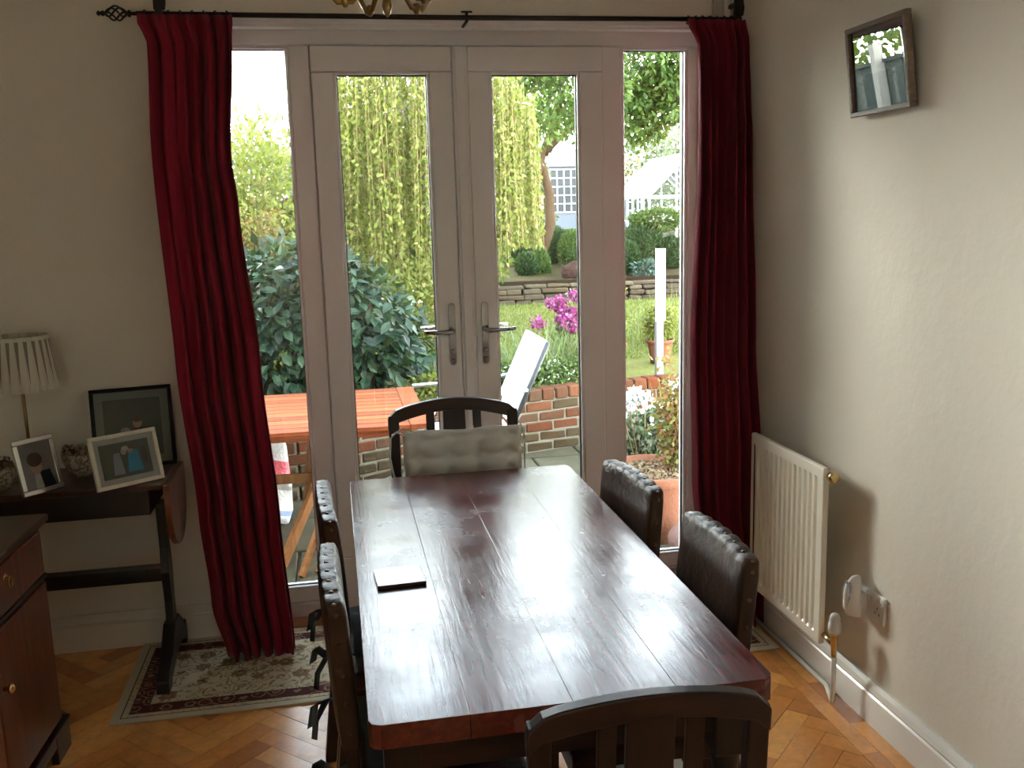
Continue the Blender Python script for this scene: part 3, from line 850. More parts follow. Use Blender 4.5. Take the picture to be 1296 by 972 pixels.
# ------------------------------------------------------------------ socket and air freshener
so_ = thing('wall_socket', 'white double wall socket low on the right wall', 'socket', (XR, 2.535, .378))
mb = MB().bx(-.010, 0, -.073, .073, -.043, .043); mb.build('face_plate', m_plast, so_, bevel=.003)
mb = MB()
for dy, dz in ((-.035, .0), (-.046, -.016), (-.024, -.016)): mb.bx(-.0108, -.0098, dy - .002, dy + .002, dz - .004, dz + .004)
for dy in (-.055, .0,): mb.bx(-.0108, -.0098, dy - .002, dy + .002, .018, .022)
tag(mb.build('pin_holes', m_gasket, so_), kind='stuff')
mb = MB().bx(-.0135, -.009, -.015, -.003, .016, .030).bx(-.0135, -.009, .004, .016, .016, .030); mb.build('switch', m_plast, so_, bevel=.001)['kind'] = 'stuff'
af = thing('air_freshener', 'white plug in air freshener with grey front pushed in the socket', 'air freshener', (XR - .011, 2.575, .375))
mb = MB()
ringz = [(-.050, .010, .3), (-.045, .022, .8), (-.02, .027, 1.), (.02, .025, 1.), (.055, .019, .9), (.078, .013, .55), (.082, .006, .3)]
vs = []
for z, hw, dp in ringz:
    for k in range(14):
        a = PI * k / 13
        vs.append((-.012 - .045 * dp * math.sin(a) - .01 * dp, hw * math.cos(a), z + .004 * math.sin(a)))
fs = [(i * 14 + k, i * 14 + k + 1, (i + 1) * 14 + k + 1, (i + 1) * 14 + k) for i in range(len(ringz) - 1) for k in range(13)]
fs += [(i * 14 + 13, i * 14, (i + 1) * 14, (i + 1) * 14 + 13) for i in range(len(ringz) - 1)] + [tuple(range(14)), tuple(reversed(range((len(ringz) - 1) * 14, len(ringz) * 14)))]
mb.add(vs, fs, 0, True); mb.bx(-.02, -.0, -.02, .02, -.02, .03); mb.build('body', m_plast, af)
mb = MB()
ol = [(.0, -.030), (.012, -.012), (.017, .02), (.015, .055), (.009, .068), (-.009, .068), (-.015, .055), (-.017, .02), (-.012, -.012)]
mb.add([(-.0640 + abs(z - .01) * .10 - .003 + abs(y) * .22, y, z) for y, z in ol] + [(-.058 + abs(z - .01) * .10 + abs(y) * .2, y, z) for y, z in ol], [tuple(range(9)), tuple(reversed(range(9, 18)))] + [(k, (k + 1) % 9, 9 + (k + 1) % 9, 9 + k) for k in range(9)])
mb.build('front_window', m_greyplast, af)

# ------------------------------------------------------------------ framed picture on right wall
pc = thing('framed_picture', 'small brown framed picture hung high on the right wall, glass mirroring the garden', 'picture', (XR - .018, 2.555, 1.848))
pc.rotation_euler = (0, -math.radians(6.5), 0)
hw, H = .152, .252
mb = MB()
for (a, b, c_, d) in ((-hw, hw, 0, .014), (-hw, hw, H - .014, H), (-hw, -hw + .014, .014, H - .014), (hw - .014, hw, .014, H - .014)):
    mb.bx(-.018, .004, a, b, c_, d)
mb.build('frame', m_greywood, pc, bevel=.003)
MB().bx(-.004, .003, -hw + .01, hw - .01, .01, H - .01).build('backing', simple('faded_print_paper', (0.17, 0.17, 0.15), 0.8, var=0.4, nscale=20), pc)
MB().bx(-.0075, -.006, -hw + .012, hw - .012, .012, H - .012).build('pane', m_picglass, pc)

# ------------------------------------------------------------------ rug
rug = MB().box((0, 0, 0), (2 * HX, 2 * HY, .007)).build('rug', m_rug, None, (.365, 3.345, .0045), bevel=.002)
tag(rug, 'cream floral rug with dark red border lying before the garden doors', 'rug')

# ------------------------------------------------------------------ dining table
TX0, TX1, TY0, TY1, TZ = .014, .738, 1.485, 3.03, .76
dt = thing('dining_table', 'dark red brown wooden dining table with worn glossy plank top', 'table', ((TX0 + TX1) / 2, (TY0 + TY1) / 2, 0))
cx, cy = (TX0 + TX1) / 2, (TY0 + TY1) / 2
cuts = [TX0, .185, .365, .555, TX1]
for a, b in zip(cuts, cuts[1:]):
    nseg = 12
    mb = MB()
    yA, yB_ = TY0 - cy, TY1 - cy
    g0 = 0.0002 if a > TX0 else 0; g1 = .0002 if b < TX1 else 0
    tilt = random.uniform(-.0008, .0008)
    outl = []
    xs0, xs1 = a - cx + g0, b - cx - g1
    rc = .02
    pts = [(xs0, yA), (xs1, yA), (xs1, yB_), (xs0, yB_)]
    if a == TX0: pts = [(xs0 + rc, yA), (xs1, yA), (xs1, yB_), (xs0 + rc, yB_), (xs0 + .006, yB_ - .006), (xs0, yB_ - rc), (xs0, yA + rc), (xs0 + .006, yA + .006)]
    if b == TX1: pts = [(xs0, yA), (xs1 - rc, yA), (xs1 - .006, yA + .006), (xs1, yA + rc), (xs1, yB_ - rc), (xs1 - .006, yB_ - .006), (xs1 - rc, yB_), (xs0, yB_)]
    mb.prism(pts, TZ - .045, TZ + tilt * 0, 'z')
    mb.build('plank', m_table, dt, bevel=.0006 if TX0 < a and b < TX1 else .0009)
mb = MB()
mb.bx(TX0 + .06 - cx, TX1 - .06 - cx, TY0 + .07 - cy, TY0 + .095 - cy, .625, TZ - .0455); mb.bx(TX0 + .06 - cx, TX1 - .06 - cx, TY1 - .095 - cy, TY1 - .07 - cy, .625, TZ - .0455)
mb.bx(TX0 + .055 - cx, TX0 + .08 - cx, TY0 + .08 - cy, TY1 - .08 - cy, .625, TZ - .0455); mb.bx(TX1 - .08 - cx, TX1 - .055 - cx, TY0 + .08 - cy, TY1 - .08 - cy, .625, TZ - .0455)
mb.build('apron', m_darkoakx, dt, bevel=.002)
for sx in (TX0 + .056, TX1 - .056):
    for sy in (TY0 + .09, TY1 - .09):
        x, y = sx - cx, sy - cy
        l = MB(); l.bx(x - .032, x + .032, y - .032, y + .032, .58, TZ - .0455); l.lathe([(.030, .12), (.024, .16), (.020, .2), (.028, .3), (.033, .42), (.022, .52), (.030, .58)], (x, y, 0), 16); l.bx(x - .03, x + .03, y - .03, y + .03, .0, .12)
        l.build('leg', m_darkoak, dt, bevel=.002)
pm = MB().box((0, 0, .0045), (.112, .112, .009)).build('slate_coaster', simple('dark_slate', (0.035, 0.02, 0.025), 0.26, spec=0.8), None, (.111, 2.135, TZ + .0006), math.radians(3), bevel=.002)
tag(pm, 'thin square dark coaster lying near the left edge of the table', 'coaster')

# ------------------------------------------------------------------ slat back chairs
def slat_chair(name, label, loc, rz, W, H, lean, tilt_rail=0.0):
    t = thing(name, label, 'chair', loc, rz)
    sd_, sh = .37, .44           # seat depth, height (chair faces +y, back at y=0)
    ln = lean
    def back(z): return -(z - sh) * ln
    x2 = W / 2
    for s_ in (-1, 1):
        l = MB(); l.beam((s_ * (x2 - .02), -.04, 0), (s_ * (x2 - .02), 0, sh), .036, .034, up=(0, 1, 0)); l.beam((s_ * (x2 - .02), 0, sh - .01), (s_ * (x2 - .02), back(H - .05), H - .045), .036, .028, up=(0, 1, 0))
        l.build('back_post', m_darkoak, t, bevel=.004)
        l = MB(); l.box((s_ * (x2 - .022), sd_ - .02, sh / 2), (.036, .036, sh), taper=.8); l.build('leg', m_darkoak, t, bevel=.003)
    # arched top rail, following the lean
    nn = 16
    def top(u): return H - .035 + .038 * math.sin(PI * u) ** .85
    def bot(u): return H - .080 + .040 * math.sin(PI * u)
    vs = []; 
    for yo in (-.014, .014):
        for i in range(nn + 1):
            u = i / nn; x = -x2 + W * u
            rr_ = .018 * max(0, 1 - min(u, 1 - u) * 14)
            bowy = -.02 * math.sin(PI * u)
            vs.append((x, back(top(u)) + yo + bowy, top(u) - rr_ + (tilt_rail * (u - .5)))); vs.append((x, back(bot(u)) + yo + bowy, bot(u) - (.015 if u in (0, 1) else 0) + tilt_rail * (u - .5)))
    b = 2 * (nn + 1)
    fs = []
    for i in range(nn):
        fs += [(2 * i, 2 * i + 2, 2 * i + 3, 2 * i + 1), (b + 2 * i, b + 2 * i + 1, b + 2 * i + 3, b + 2 * i + 2), (2 * i, b + 2 * i, b + 2 * i + 2, 2 * i + 2), (2 * i + 1, 2 * i + 3, b + 2 * i + 3, b + 2 * i + 1)]
    fs += [(0, 1, b + 1, b), (2 * nn, b + 2 * nn, b + 2 * nn + 1, 2 * nn + 1)]
    MB().add(vs, fs).build('top_rail', m_darkoakx, t, bevel=.004)
    zl = sh + .10
    for (u, wd, nm) in ((.315, .030, 'slat'), (.49, .078, 'splat'), (.675, .030, 'slat')):
        x = -x2 + W * u
        l = MB(); zt = bot(u) + .012
        l.beam((x, back(zl) - .01, zl), (x, back(zt) - .018 * math.sin(PI * u), zt), wd, .012, up=(0, 1, 0))
        l.build(nm, m_darkoak, t, bevel=.002)
    MB().bx(-x2 + .03, x2 - .03, back(zl) - .012, back(zl) + .010, zl - .02, zl + .02).build('lower_rail', m_darkoakx, t, bevel=.003)
    mb = MB(); mb.bx(-x2 + .01, x2 - .01, .012, sd_ - .005, sh - .055, sh - .005); mb.build('seat_frame', m_darkoakx, t, bevel=.004)
    mb = MB(); mb.bx(-x2 + .02, x2 - .02, .015, sd_ - .0, sh - .005, sh + .022); mb.build('seat', m_leather, t, bevel=.01, seg=3)
    for s_ in (-1, 1): MB().beam((s_ * (x2 - .022), -.02, .18), (s_ * (x2 - .022), sd_ - .02, .18), .018, .022).build('stretcher', m_darkoak, t)
    return t
def cushion_mesh(w, d, th, nb=3, gx=30):
    """tufted pad in local xy, thickness z, centred"""
    vs = []
    for sgn in (1, -1):
        for j in range(gx + 1):
            for i in range(gx + 1):
                u = i / gx * 2 - 1; v_ = j / gx * 2 - 1
                e = (1 - abs(u) ** 5) * (1 - abs(v_) ** 5)
                e = max(e, 0) ** .6
                tf = 0
                for a in range(nb):
                    for b in range(nb):
                        cx_ = -1 + (a + .5) * 2 / nb * 1.0; cy_ = -1 + (b + .5) * 2 / nb
                        tf += math.exp(-((u - cx_) ** 2 + (v_ - cy_) ** 2) * 22)
                cr = abs(math.cos((u + 1) * nb * PI / 2)) ** 14
                h = th / 2 * (e * max(.12, 1 - .75 * min(tf, 1) - .28 * abs(math.sin((u + 1) * nb * PI / 2)) ** 8 - .2 * abs(math.sin((v_ + 1) * nb * PI / 2)) ** 10) + .04)
                pin = 1 + .03 * (abs(u) ** 3 * abs(v_) ** 3) - .02 * math.cos(u * nb * PI * .5) * abs(v_) ** 6
                vs.append((u * w / 2 * pin, v_ * d / 2 * pin, sgn * h))
    n = gx + 1
    fs = []
    for j in range(gx):
        for i in range(gx):
            a = j * n + i
            fs.append((a, a + 1, a + n + 1, a + n)); b = n * n + a
            fs.append((b, b + n, b + n + 1, b + 1))
    for i in range(gx):
        for (a, c_) in ((i, i + 1), (gx * n + i + 1, gx * n + i)): fs.append((a, n * n + a, n * n + c_, c_))
        for (a, c_) in (((i + 1) * n, i * n), (i * n + gx, (i + 1) * n + gx)): fs.append((a, n * n + a, n * n + c_, c_))
    return MB().add(vs, fs, 0, True)
def ribbon(pts, w, wdir=(0, 0, 1)):
    mb = MB(); pts = [Vector(p) for p in pts]; wd = Vector(wdir).normalized() * w / 2
    vs = []
    for p in pts: vs += [p - wd, p + wd]
    return mb.add(vs, [(2 * i, 2 * i + 1, 2 * i + 3, 2 * i + 2) for i in range(len(pts) - 1)], 0, True)

farc = slat_chair('dining_chair', 'dark wooden slat back chair at the far end of the table by the doors', (.384, 3.20, 0), PI, .455, .965, .10)
nearc = slat_chair('dining_chair', 'dark wooden slat back chair nearest the viewer, seen from behind', (.445, 1.345, 0), math.radians(-2), .392, .868, .08, .0)
# grey pad hung on the far chair's back
cu = thing('chair_cushion', 'pale grey tufted cushion tied upright on the far chair back', 'cushion', (.405, 3.166, .752))
pm_ = cushion_mesh(.405, .245, .10, 4, 44)
pm_.v = [(x, -z, y) for x, y, z in pm_.v]
cpad = pm_.build('pad', m_grey_cloth, cu); cpad.rotation_euler.x = math.radians(-6)
l = MB(); l.tube([(-.195, 0, .11), (-.225, .01, .125), (-.245, .03, .10), (-.25, .035, .03), (-.235, .03, -.06)], .0035, 6); l.tube([(-.24, .03, .11), (-.20, .01, .135), (-.15, -.02, .118)], .0035, 6); l.build('tie', m_grey_cloth, cu)
l = MB(); l.tube([(.19, 0, .11), (.205, .02, .125), (.216, .01, .08), (.212, 0, -.02), (.20, .0, -.10)], .0035, 6); l.build('tie', m_grey_cloth, cu)
l = MB(); l.box((.03, .0, .127), (.014, .002, .012)); l.build('care_tag', m_plast, cu)
# pad on near chair seat
cu = thing('seat_cushion', 'dark grey seat pad on the slat back chair nearest the viewer', 'cushion', (.45, 1.545, .487), math.radians(-2))
cushion_mesh(.36, .31, .05, 3).build('pad', m_grey_cloth, cu)

# ------------------------------------------------------------------ leather chairs
def leather_chair(label, loc, rz, Wd=.37, H=.868, lean=.09):
    """faces +y locally, back at y=0"""
    t = thing('leather_chair', label, 'chair', loc, rz, None)
    sh, sdp = .43, .35
    x2 = Wd / 2
    def back(z): return -(z - sh) * lean
    for s_ in (-1, 1):
        l = MB(); l.beam((s_ * (x2 - .018), -.05, 0), (s_ * (x2 - .018), 0, sh), .034, .034, up=(0, 1, 0)); l.beam((s_ * (x2 - .018), 0, sh - .01), (s_ * (x2 - .018), back(H - .03), H - .03), .030, .026, up=(0, 1, 0))
        l.build('back_post', m_darkoak, t, bevel=.003)
        l = MB(); l.box((s_ * (x2 - .022), sdp - .02, sh / 2), (.036, .036, sh), taper=.75); l.build('leg', m_darkoak, t, bevel=.003)
        MB().beam((s_ * (x2 - .022), -.02, .17), (s_ * (x2 - .022), sdp - .02, .17), .018, .022).build('stretcher', m_darkoak, t)
    # padded back: wraps both faces, top edge puckered between studs
    nx, nz = 48, 18
    zb, ns = sh + .12, 7
    vs = []
    for sgn in (1, -1):
        for j in range(nz + 1):
            v_ = j / nz
            for i in range(nx + 1):
                u = i / nx
                e = (1 - abs(2 * u - 1) ** 6) * (1 - abs(2 * v_ - 1) ** 8)
                puck = abs(math.sin(PI * ns * u)) ** .35
                th = .017 + .010 * max(e, 0) ** .5 * (1 if sgn > 0 else .5)
                if j > nz - 2: th *= (.80 + .20 * puck)
                z = zb + (H - zb) * v_
                if j >= nz: z -= .007 * (1 - puck)
                cr_ = -.012 * (2 * u - 1) ** 2
                vs.append((-x2 - .004 + (Wd + .008) * u, back(z) + sgn * th + .012 * math.sin(PI * u) * -1 * .6, z + cr_ * (v_ ** 3)))
    n = nx + 1; off = n * (nz + 1)
    fs = []
    for j in range(nz):
        for i in range(nx):
            a = j * n + i; fs.append((a, a + 1, a + n + 1, a + n)); fs.append((off + a, off + a + n, off + a + n + 1, off + a + 1))
    for i in range(nx):
        fs.append((i, off + i, off + i + 1, i + 1)); a = nz * n + i; fs.append((a, a + 1, off + a + 1, off + a))
    for j in range(nz):
        a = j * n; fs.append((a, a + n, off + a + n, off + a)); a = j * n + nx; fs.append((a, off + a, off + a + n, a + n))
    bk = MB().add(vs, fs, 0, True).build('backrest', m_leather, t, bevel=.004)
    st = MB()
    for k in range(ns + 1):
        u = k / ns; x = (-x2 + Wd * u) * .985
        for yo in (0,):
            st.lathe([(.0055, 0), (.005, .0025), (.002, .004)], (x, back(H) + yo - .007 * math.sin(PI * u), H - .004 - .012 * (2 * u - 1) ** 2), 8)
    for s_ in (-1, 1):
        for k in range(5):
            z = H - .035 - k * .062
            st.lathe([(.0055, 0), (.005, .0025), (.002, .004)], (s_ * (x2 + .004), back(z), z), 8, R=Matrix.Rotation(s_ * PI / 2, 3, 'Y'))
    tag(st.build('studs', m_bronze, t), kind='stuff')
    mb = MB(); mb.bx(-x2 + .005, x2 - .005, .0, sdp, sh - .06, sh - .01); mb.build('seat_frame', m_darkoakx, t, bevel=.004)
    mb = MB(); mb.bx(-x2, x2, .012, sdp + .008, sh - .03, sh + .02); mb.build('seat', m_leather, t, bevel=.012, seg=3)
    return t
seatpads = []
def pad_for(ch, label, off=0, ties=True):
    R = Matrix.Rotation(ch.rotation_euler.z, 3, 'Z')
    p = Vector(ch.location) + R @ Vector((0, .185, .477))
    c_ = thing('seat_cushion', label, 'cushion', p, ch.rotation_euler.z)
    cushion_mesh(.33, .32, .045, 3).build('pad', m_grey_cloth if not ties else m_darkcloth, c_)
    if ties:
        for (s_, dz) in ((-1, 0), (1, 0)):
            r = ribbon([(s_ * .155, -.16, 0), (s_ * .150, -.195, .02), (s_ * .152, -.235, .01), (s_ * .150, -.262, -.035), (s_ * .146, -.268, -.08)], .020, (1, .8, .2)); r.build('tie', m_darkcloth, c_, solid=.0015)
            r = ribbon([(s_ * .152, -.235, .01), (s_ * .120, -.262, .02), (s_ * .105, -.272, -.025)], .024, (.3, .9, .6)); r.build('tie', m_darkcloth, c_, solid=.0015)
    return c_
lc1 = leather_chair('studded brown leather back chair, farther of the two left of the table', (-.030, 2.505, 0), -PI / 2 + math.radians(3), .40, .872, .055)
lc2 = leather_chair('studded brown leather back chair, nearer of the two left of the table', (-.018, 1.965, 0), -PI / 2 + math.radians(2), .37, .872, .055)
rc1 = leather_chair('brown leather back chair right of the table, in front of the terracotta pot', (.775, 2.54, 0), PI / 2 + math.radians(5), .365, .862, .075)
rc2 = leather_chair('brown leather back chair right of the table, beside the radiator', (.800, 1.995, 0), PI / 2, .365, .862, .10)
for ch, lb in ((lc1, 'dark grey seat pad tied to the farther left leather chair'), (lc2, 'dark grey seat pad tied to the nearer left leather chair'), (rc1, 'dark grey seat pad on the leather chair before the terracotta pot'), (rc2, 'dark grey seat pad on the leather chair beside the radiator')):
    pad_for(ch, lb)

# ------------------------------------------------------------------ drop leaf side table
STX = -1.60
st = thing('side_table', 'dark drop leaf side table against the wall left of the curtain', 'table', (-1.1, 3.47, 0))
def sx(x): return x + 1.1
mb = MB(); mb.bx(sx(STX), sx(-.615), -.16, .185, .700, .720); mb.build('tabletop', m_mahogtop, st, bevel=.004)
mb = MB(); mb.bx(sx(STX), sx(-.66), -.155, -.135, .615, .6995); mb.bx(sx(STX), sx(-.66), .15, .17, .615, .6995); mb.bx(sx(-.68), sx(-.66), -.15, .17, .615, .6995); mb.build('apron', m_ebony, st, bevel=.002)
ol = [(-.16, .715), (.185, .715)] + [(.0125 + .1725 * math.cos(a), .66 - .20 * math.sin(a) ** .8) for a in np.linspace(0.05, PI - .05, 14)]
mb = MB().prism(ol, sx(-.612), sx(-.592), 'x'); mb.build('drop_leaf', m_mahog, st, bevel=.002)
def trestle(x):
    l = MB()
    ol = [(-.035, .615), (.035, .615), (.028, .45), (.045, .36), (.028, .25), (.034, .16), (-.034, .16), (-.028, .25), (-.045, .36), (-.028, .45)]
    l.prism([(a + .01, b) for a, b in ol], x - .014, x + .014, 'x')
    l.build('trestle_post', m_ebony, st, bevel=.003)
    f_ = MB()
    ol = [(-.26, .0), (-.20, .0), (-.18, .03), (-.06, .055), (.07, .055), (.14, .03), (.15, 0), (.185, 0), (.19, .06), (.165, .10), (.135, .09), (.12, .12), (.05, .17), (-.04, .17), (-.14, .09), (-.22, .07), (-.26, .05)]
    f_.prism(ol, x - .022, x + .022, 'x'); f_.build('foot', m_ebony, st, bevel=.004)
trestle(sx(-.655)); trestle(sx(-1.50))
MB().bx(sx(-1.50), sx(-.655), -.02, .035, .325, .375).build('stretcher', m_ebony, st, bevel=.003)

# ------------------------------------------------------------------ sideboard
sbd = thing('sideboard', 'mahogany sideboard with brass pulls at the left edge of the room', 'sideboard', (-.905, 2.94, 0), math.radians(-3))
# local: face plane x=0 towards +x, length along -y
DL, DD = 1.25, .45
mb = MB(); mb.bx(-DD, 0, -DL, 0, .10, .722); mb.build('carcass', m_mahog, sbd, bevel=.003)
mb = MB(); mb.bx(-DD - .02, .024, -DL - .02, .024, .728, .75); mb.bx(-DD - .01, .014, -DL - .01, .014, .718, .729); mb.build('top', m_mahogtop, sbd, bevel=.005, seg=3)
mb = MB()
mb.prism([(.012, .10), (.026, .085), (.026, 0), (.012, 0)], -DL, .02, 'y')
pl_ = MB(); pl_.bx(-DD, .016, -.0, .02, .03, .1); pl_.bx(-.004, .018, -.10, .018, 0, .095); pl_.bx(-.004, .018, -DL, -DL + .1, 0, .095); pl_.bx(-.004, .018, -DL + .1, -.10, .055, .095); pl_.bx(-DD, -DD + .1, .0, .02, 0, .095)
pl_.bx(-.002, .022, -DL, .022, .090, .104)
pl_.build('plinth', m_mahogtop, sbd, bevel=.004)
mb = MB(); mb.bx(0, .010, -DL, 0.0, .562, .574); mb.build('moulding', m_mahogtop, sbd, bevel=.002)
def pull(par, y, z):
    p_ = MB(); p_.lathe([(.012, 0), (.011, .003), (.005, .004), (.005, .012)], (.011, y, z + .012), 12, R=Matrix.Rotation(PI / 2, 3, 'Y'))
    p_.tube([(.024, y + .014 * math.cos(a), z + .0 + .016 * math.sin(a)) for a in np.linspace(0, 2 * PI, 17)], .0025, 6, cap=False)
    p_.build('ring_pull', m_brass2, par)
for (ya, yb) in ((-.02, -.42), (-.43, -.82), (-.83, -1.23)):
    d = MB().bx(0, .012, yb, ya, .582, .712).build('drawer', m_mahog, sbd, bevel=.004); pull(d, (ya + yb) / 2 - .10 if False else ya - .28, .66)
    d = MB().bx(0, .012, yb, ya, .115, .555).build('cupboard_door', m_mahog, sbd, bevel=.003)
    k_ = MB(); k_.lathe([(.006, 0), (.006, .010), (.013, .016), (.013, .022), (.006, .027)], (.012, ya - .375, .40), 14, R=Matrix.Rotation(PI / 2, 3, 'Y')); k_.build('knob', m_brass2, d)

# ------------------------------------------------------------------ lamp, photo frames, bowls on side table
lp = thing('table_lamp', 'table lamp with cream pleated drum shade on the side table', 'lamp', (-1.075, 3.50, .7205))
mb = MB(); n = 96
vs = []
for k in range(n):
    a = 2 * PI * k / n
    gap = (k % 4 == 0)
    r0, r1 = .098, .118
    dd = -.006 if gap else (.002 if k % 4 == 2 else 0)
    vs += [(math.cos(a) * (r0 + dd * .4), math.sin(a) * (r0 + dd * .4), .51), (math.cos(a) * (r1 + dd), math.sin(a) * (r1 + dd), .325)]
fs = [(2 * k, 2 * k + 1, (2 * k + 3) % (2 * n), (2 * k + 2) % (2 * n)) for k in range(n)]
mb.add(vs, fs, 0, False)
mb.build('lamp_shade', m_shade, lp, solid=.0015)
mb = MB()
for k in range(0, n, 4):   # dark tapering triangles paint the shade inside the folds
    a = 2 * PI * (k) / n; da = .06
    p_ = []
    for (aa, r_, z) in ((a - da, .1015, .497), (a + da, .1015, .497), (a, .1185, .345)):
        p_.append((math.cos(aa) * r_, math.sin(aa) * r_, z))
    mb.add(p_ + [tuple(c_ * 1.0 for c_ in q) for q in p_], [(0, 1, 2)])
mb.build('pleat_shade', m_shade_gap, lp, solid=.001)
mb = MB(); mb.tube([(0, 0, .03), (0, 0, .40)], .006, 10); mb.lathe([(.06, 0), (.06, .008), (.05, .018), (.015, .03), (.008, .06)], (0, 0, 0), 24); mb.build('stem', m_brass, lp)
mb = MB(); mb.lathe([(.012, .36), (.014, .37), (.028, .43), (.026, .455), (.012, .47)], (0, 0, 0), 16); mb.build('bulb', m_plast, lp)

m_mount = simple('pale_grey_mount_card', (0.42, 0.42, 0.40), 0.8, var=0.03)
def flatmat(name, c): return simple(name, c, 0.4, var=0.25, nscale=40)
pf_green = flatmat('photo_dark_green', (0.06, 0.075, 0.045)); pf_skin = flatmat('photo_skin', (0.50, 0.31, 0.22)); pf_suit = flatmat('photo_dark_cloth', (0.02, 0.022, 0.025))
pf_white = flatmat('photo_white_cloth', (0.48, 0.46, 0.43)); pf_blue = flatmat('photo_turquoise_cloth', (0.03, 0.26, 0.42)); pf_hair = flatmat('photo_brown_hair', (0.10, 0.05, 0.03)); pf_grey = flatmat('photo_grey_backdrop', (0.27, 0.25, 0.235)); pf_silver = flatmat('photo_silver_cloth', (0.24, 0.25, 0.28)); pf_mount = flatmat('photo_sage_mount', (0.22, 0.24, 0.19))
def photo_frame(label, p0, p1, H, border, depth, lean, fmat, bgmat, shapes, mount=0.0, mountmat=None):
    p0 = Vector((*p0, .7205)); p1 = Vector((*p1, .7205))
    W = (p1 - p0).length; rz = math.atan2(p1.y - p0.y, p1.x - p0.x)
    t = thing('photo_frame', label, 'photo frame', (p0 + p1) / 2, rz)
    t.rotation_mode = 'XYZ'; t.rotation_euler = (-lean, 0, rz)
    w2 = W / 2
    mb = MB()
    for (a, b, c_, d) in ((-w2, w2, 0, border), (-w2, w2, H - border, H), (-w2, -w2 + border, border, H - border), (w2 - border, w2, border, H - border)):
        mb.bx(a, b, -depth, 0, c_, d)
    mb.build('frame', fmat, t, bevel=.003)
    iw, ih0, ih1 = w2 - border + .002, border - .002, H - border + .002
    if mount: 
        MB().bx(-iw, iw, -.005, -.001, ih0, ih1).build('mount', mountmat or m_mount, t)
        iw -= mount; ih0 += mount; ih1 -= mount
    MATL = [bgmat]; mb = MB(); mb.bx(-iw, iw, -.0065, -.002, ih0, ih1, 0)
    for q, (kind, cx_, cz_, rx, rz_, mt) in enumerate(shapes):
        MATL.append(mt); y = -.0067 - .0002 * q
        n_ = 20
        X = cx_ * iw; Z = (ih0 + ih1) / 2 + cz_ * (ih1 - ih0) / 2; RX = rx * iw; RZ_ = rz_ * (ih1 - ih0) / 2
        if kind == 'e': pts = [(X + RX * math.cos(2 * PI * k / n_), Z + RZ_ * math.sin(2 * PI * k / n_)) for k in range(n_)]
        else: pts = [(X - RX, Z - RZ_), (X + RX, Z - RZ_), (X + RX * .6, Z + RZ_), (X - RX * .6, Z + RZ_)]
        pts = [(min(iw, max(-iw, a)), min(ih1, max(ih0, b))) for a, b in pts]
        mb.add([(a, y, b) for a, b in pts], [tuple(range(len(pts)))], q + 1)
    mb.build('photograph', MATL, t, recalc=False)
    MB().bx(-w2 + border - .001, w2 - border + .001, -.0105, -.0095, border - .001, H - border + .001).build('pane', glass_thin, t)
    MB().beam((0, .004, H * .55), (0, .075 , .004 + .075 * math.tan(lean) ), .03, .003).build('easel_back', m_blackwood, t)
    return t
glass_thin = glassmat('photo_frame_glass', (0.95, 0.95, 0.95), 1.12)
photo_frame('black framed photo of a couple leaning on the wall behind the ivory frame', (-.880, 3.55), (-.605, 3.60), .295, .014, .012, .22, m_blackwood, pf_green,
            [('t', -.05, -.7, .42, .5, pf_silver), ('t', .32, -.55, .45, .55, pf_suit), ('e', .15, .15, .16, .17, pf_skin), ('e', .15, .27, .15, .09, pf_hair), ('e', -.28, -.2, .16, .16, pf_skin), ('e', -.28, -.1, .17, .12, pf_white), ('t', .2, -.3, .10, .2, pf_white)], .03, pf_mount)
photo_frame('ivory frame with photo of two people, one in turquoise, tilted on side table', (-.812, 3.262), (-.622, 3.398), .182, .014, .016, .25, m_ivory, pf_green,
            [('t', -.35, -.2, .22, .62, pf_silver), ('t', .32, -.15, .32, .62, pf_blue), ('e', -.05, .45, .12, .2, pf_skin), ('e', .22, .48, .11, .2, pf_skin), ('e', .02, .62, .15, .14, pf_white), ('e', .28, .66, .14, .12, pf_hair), ('e', .75, .1, .12, .5, pf_suit)], .020)
photo_frame('silver framed portrait of a brown haired child at the left of side table', (-1.040, 3.262), (-.945, 3.372), .188, .017, .014, .22, m_silver, pf_grey,
            [('t', .30, -.68, .62, .42, pf_suit), ('t', -.12, -.62, .25, .4, pf_white), ('e', -.10, -.02, .36, .34, pf_skin), ('e', -.12, .26, .46, .30, pf_hair)])
m_floralcloth, nt, o = new_mat('floral_patterned_china')
bsdf(nt, o, rampf(nt, noise(nt, coords(nt), 45, 3, .5, .6), [(0.42, (0.50, 0.44, 0.37)), (0.5, (0.22, 0.09, 0.07)), (0.56, (0.20, 0.17, 0.10)), (0.62, (0.50, 0.44, 0.37))]), 0.35)
def bowl(label, loc, r, h):
    t = thing('patterned_bowl', label, 'bowl', loc)
    mb = MB(); mb.lathe([(r * .45, 0), (r * .5, .01), (r * .75, h * .3), (r * .98, h * .7), (r, h), (r * .96, h), (r * .7, h * .35), (r * .1, h * .12)], (0, 0, 0), 28); mb.build('bowl', m_floralcloth, t)
    P, u = ellipsoid_pts(160, (0, 0, h * .95), (r * .8, r * .8, h * .35), .5)
    leaves_mesh('dried_petals', l_rustdim, P, unit(160), u, .022, .009, t)
l_rustdim = leafmat('dried_flower_petals', [(0, (0.12, 0.05, 0.035)), (0.5, (0.36, 0.28, 0.20)), (1, (0.25, 0.12, 0.08))], .1, .8, .1, 1.0)
bowl('patterned bowl of dried petals between the silver and ivory photo frames', (-.915, 3.515, .7205), .062, .085)
bowl('patterned bowl of dried petals behind the silver frame at the left', (-1.145, 3.40, .7205), .060, .08)

